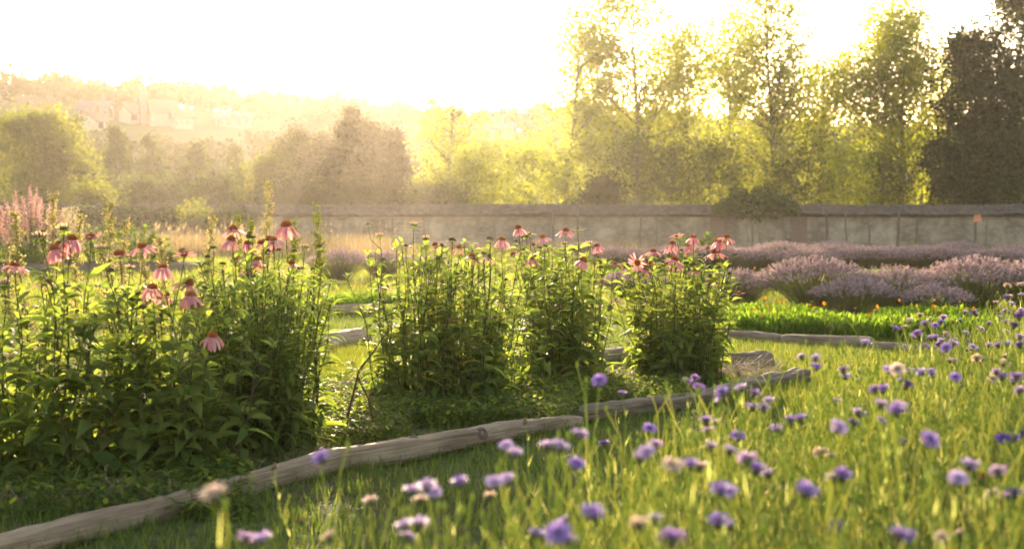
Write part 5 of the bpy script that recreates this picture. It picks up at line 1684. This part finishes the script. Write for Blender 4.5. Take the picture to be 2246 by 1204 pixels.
ents = [e for e in CFL if e[3] in CNAME]
cnt, idx = {}, {}
for e in sorted(ents, key=lambda e: e[0]):
    kz = (e[3], zone(e[0], e[1]))
    cnt[kz] = cnt.get(kz, 0) + 1
    idx[id(e)] = cnt[kz]
for e in ents:
    px, py, wpx, c = e
    d = min(6.6, max(1.15, FPX * 0.034 / wpx))
    z = topz(py, d)
    if z < 0.28 or z > 0.86:
        zc = min(0.86, max(0.28, z)); d = abs((zc - CAMH) * FPX / (py - HY)); d = min(6.8, max(1.1, d)); z = topz(py, d)
    pos = at(px, py, d)
    kz = (c, zone(px, py))
    if cnt[kz] == 1:
        lab = "%s cornflower, the only one that colour %s" % (CNAME[c], kz[1])
    else:
        lab = "%s cornflower, %s from the left %s" % (CNAME[c], words[idx[id(e)] - 1], kz[1])
    me, tipp = STEMS[RNG.integers(0, len(STEMS))]
    sz = pos.z / 0.6
    rz = RNG.uniform(0, 6.28)
    tx = tipp[0] * math.cos(rz) - tipp[1] * math.sin(rz); ty = tipp[0] * math.sin(rz) + tipp[1] * math.cos(rz)
    t_ = thing("cornflower", lab, "cornflower", (pos.x - tx, pos.y - ty, 0), 0, "cornflowers in the meadow strip")
    st = obj("stem", me, t_, None, (0, 0, rz), (1, 1, sz))
    s = 0.82 * random.uniform(0.85, 1.15) * (0.8 if c == 'b' else 1.0)
    f = obj("flower", CUP, t_, (tx, ty, tipp[2] * sz + 0.012 * s), (random.gauss(0.05, 0.28), random.gauss(0, 0.28), random.uniform(0, 6.28)), s)
    obj("petals", random.choice(FLO[c]), f, None, None, (1.0, 1.0, 0.72))

# green mass of stems and leaves of the cornflower strip
FD = np.array([0.8, 1.2, 1.6, 2.2, 3.0, 4.0, 5.0, 6.0, 7.0]); FX = np.array([430, 520, 780, 1130, 1420, 1830, 2050, 2170, 2260])
mb = MB()
cntS = 0
while cntS < 5200:
    d = 1.22 + 5.5 * random.random() ** 0.85
    pxl = np.interp(d, FD, FX)
    px = random.uniform(pxl - 170 / max(1, d * 0.6), 2900)
    if px < pxl and random.random() < 0.86:
        continue
    edge = min(1, max(0, (px - pxl) / 350))
    H = random.uniform(0.20, 0.43) + 0.05 * edge + 0.09 * min(1, d / 5)
    X = (px - CX) / FPX * d
    nleaf = random.randint(3, 8)
    C = cf_stem(H, (random.gauss(0, 0.05), random.gauss(0, 0.05)), nleaf, mb, org=np.array([X, d, 0.0]))
    if random.random() < 0.3:
        bud(mb, C[-1], 0.75)
    cntS += 1
# low grassy leaves between the stems
n = 3500
d = 1.1 + 5.6 * RNG.random(n) ** 0.8
pxl = np.interp(d, FD, FX)
px = pxl + (2900 - pxl) * RNG.random(n) ** 0.9 - 30
X = (px - CX) / FPX * d
az = RNG.uniform(0, 6.28, n)
strips(mb, np.stack([X, d, RNG.random(n) * 0.2], -1), dirs(az, np.pi / 2 - np.abs(RNG.normal(size=n)) * 0.35), RNG.uniform(0.05, 0.12, n), RNG.uniform(0.0016, 0.003, n), bend=RNG.uniform(0, 0.9, n), prof=[0.7, 1.0, 0.7, 0.06], cols=2)
tag(mb.build("cornflower_foliage", M_cstem), "thicket of thin green cornflower stems and buds filling the right foreground", "foliage", kind="stuff")

# =================================================================== HAZE
mb = MB()
boxes(mb, (0, 430, 21.5), (1300, 930, 45.0))
m, t, out = newmat("haze")
v = N(t, "ShaderNodeVolumePrincipled")
v.inputs['Color'].default_value = (1.0, 0.90, 0.76, 1)
v.inputs['Density'].default_value = HAZE_DENSITY
v.inputs['Anisotropy'].default_value = HAZE_G
t.links.new(v.outputs[0], out.inputs['Volume'])
hz = mb.build("haze", m, smooth=False)
tag(hz, "warm sunlit haze filling the air of the valley", "haze", kind="stuff")
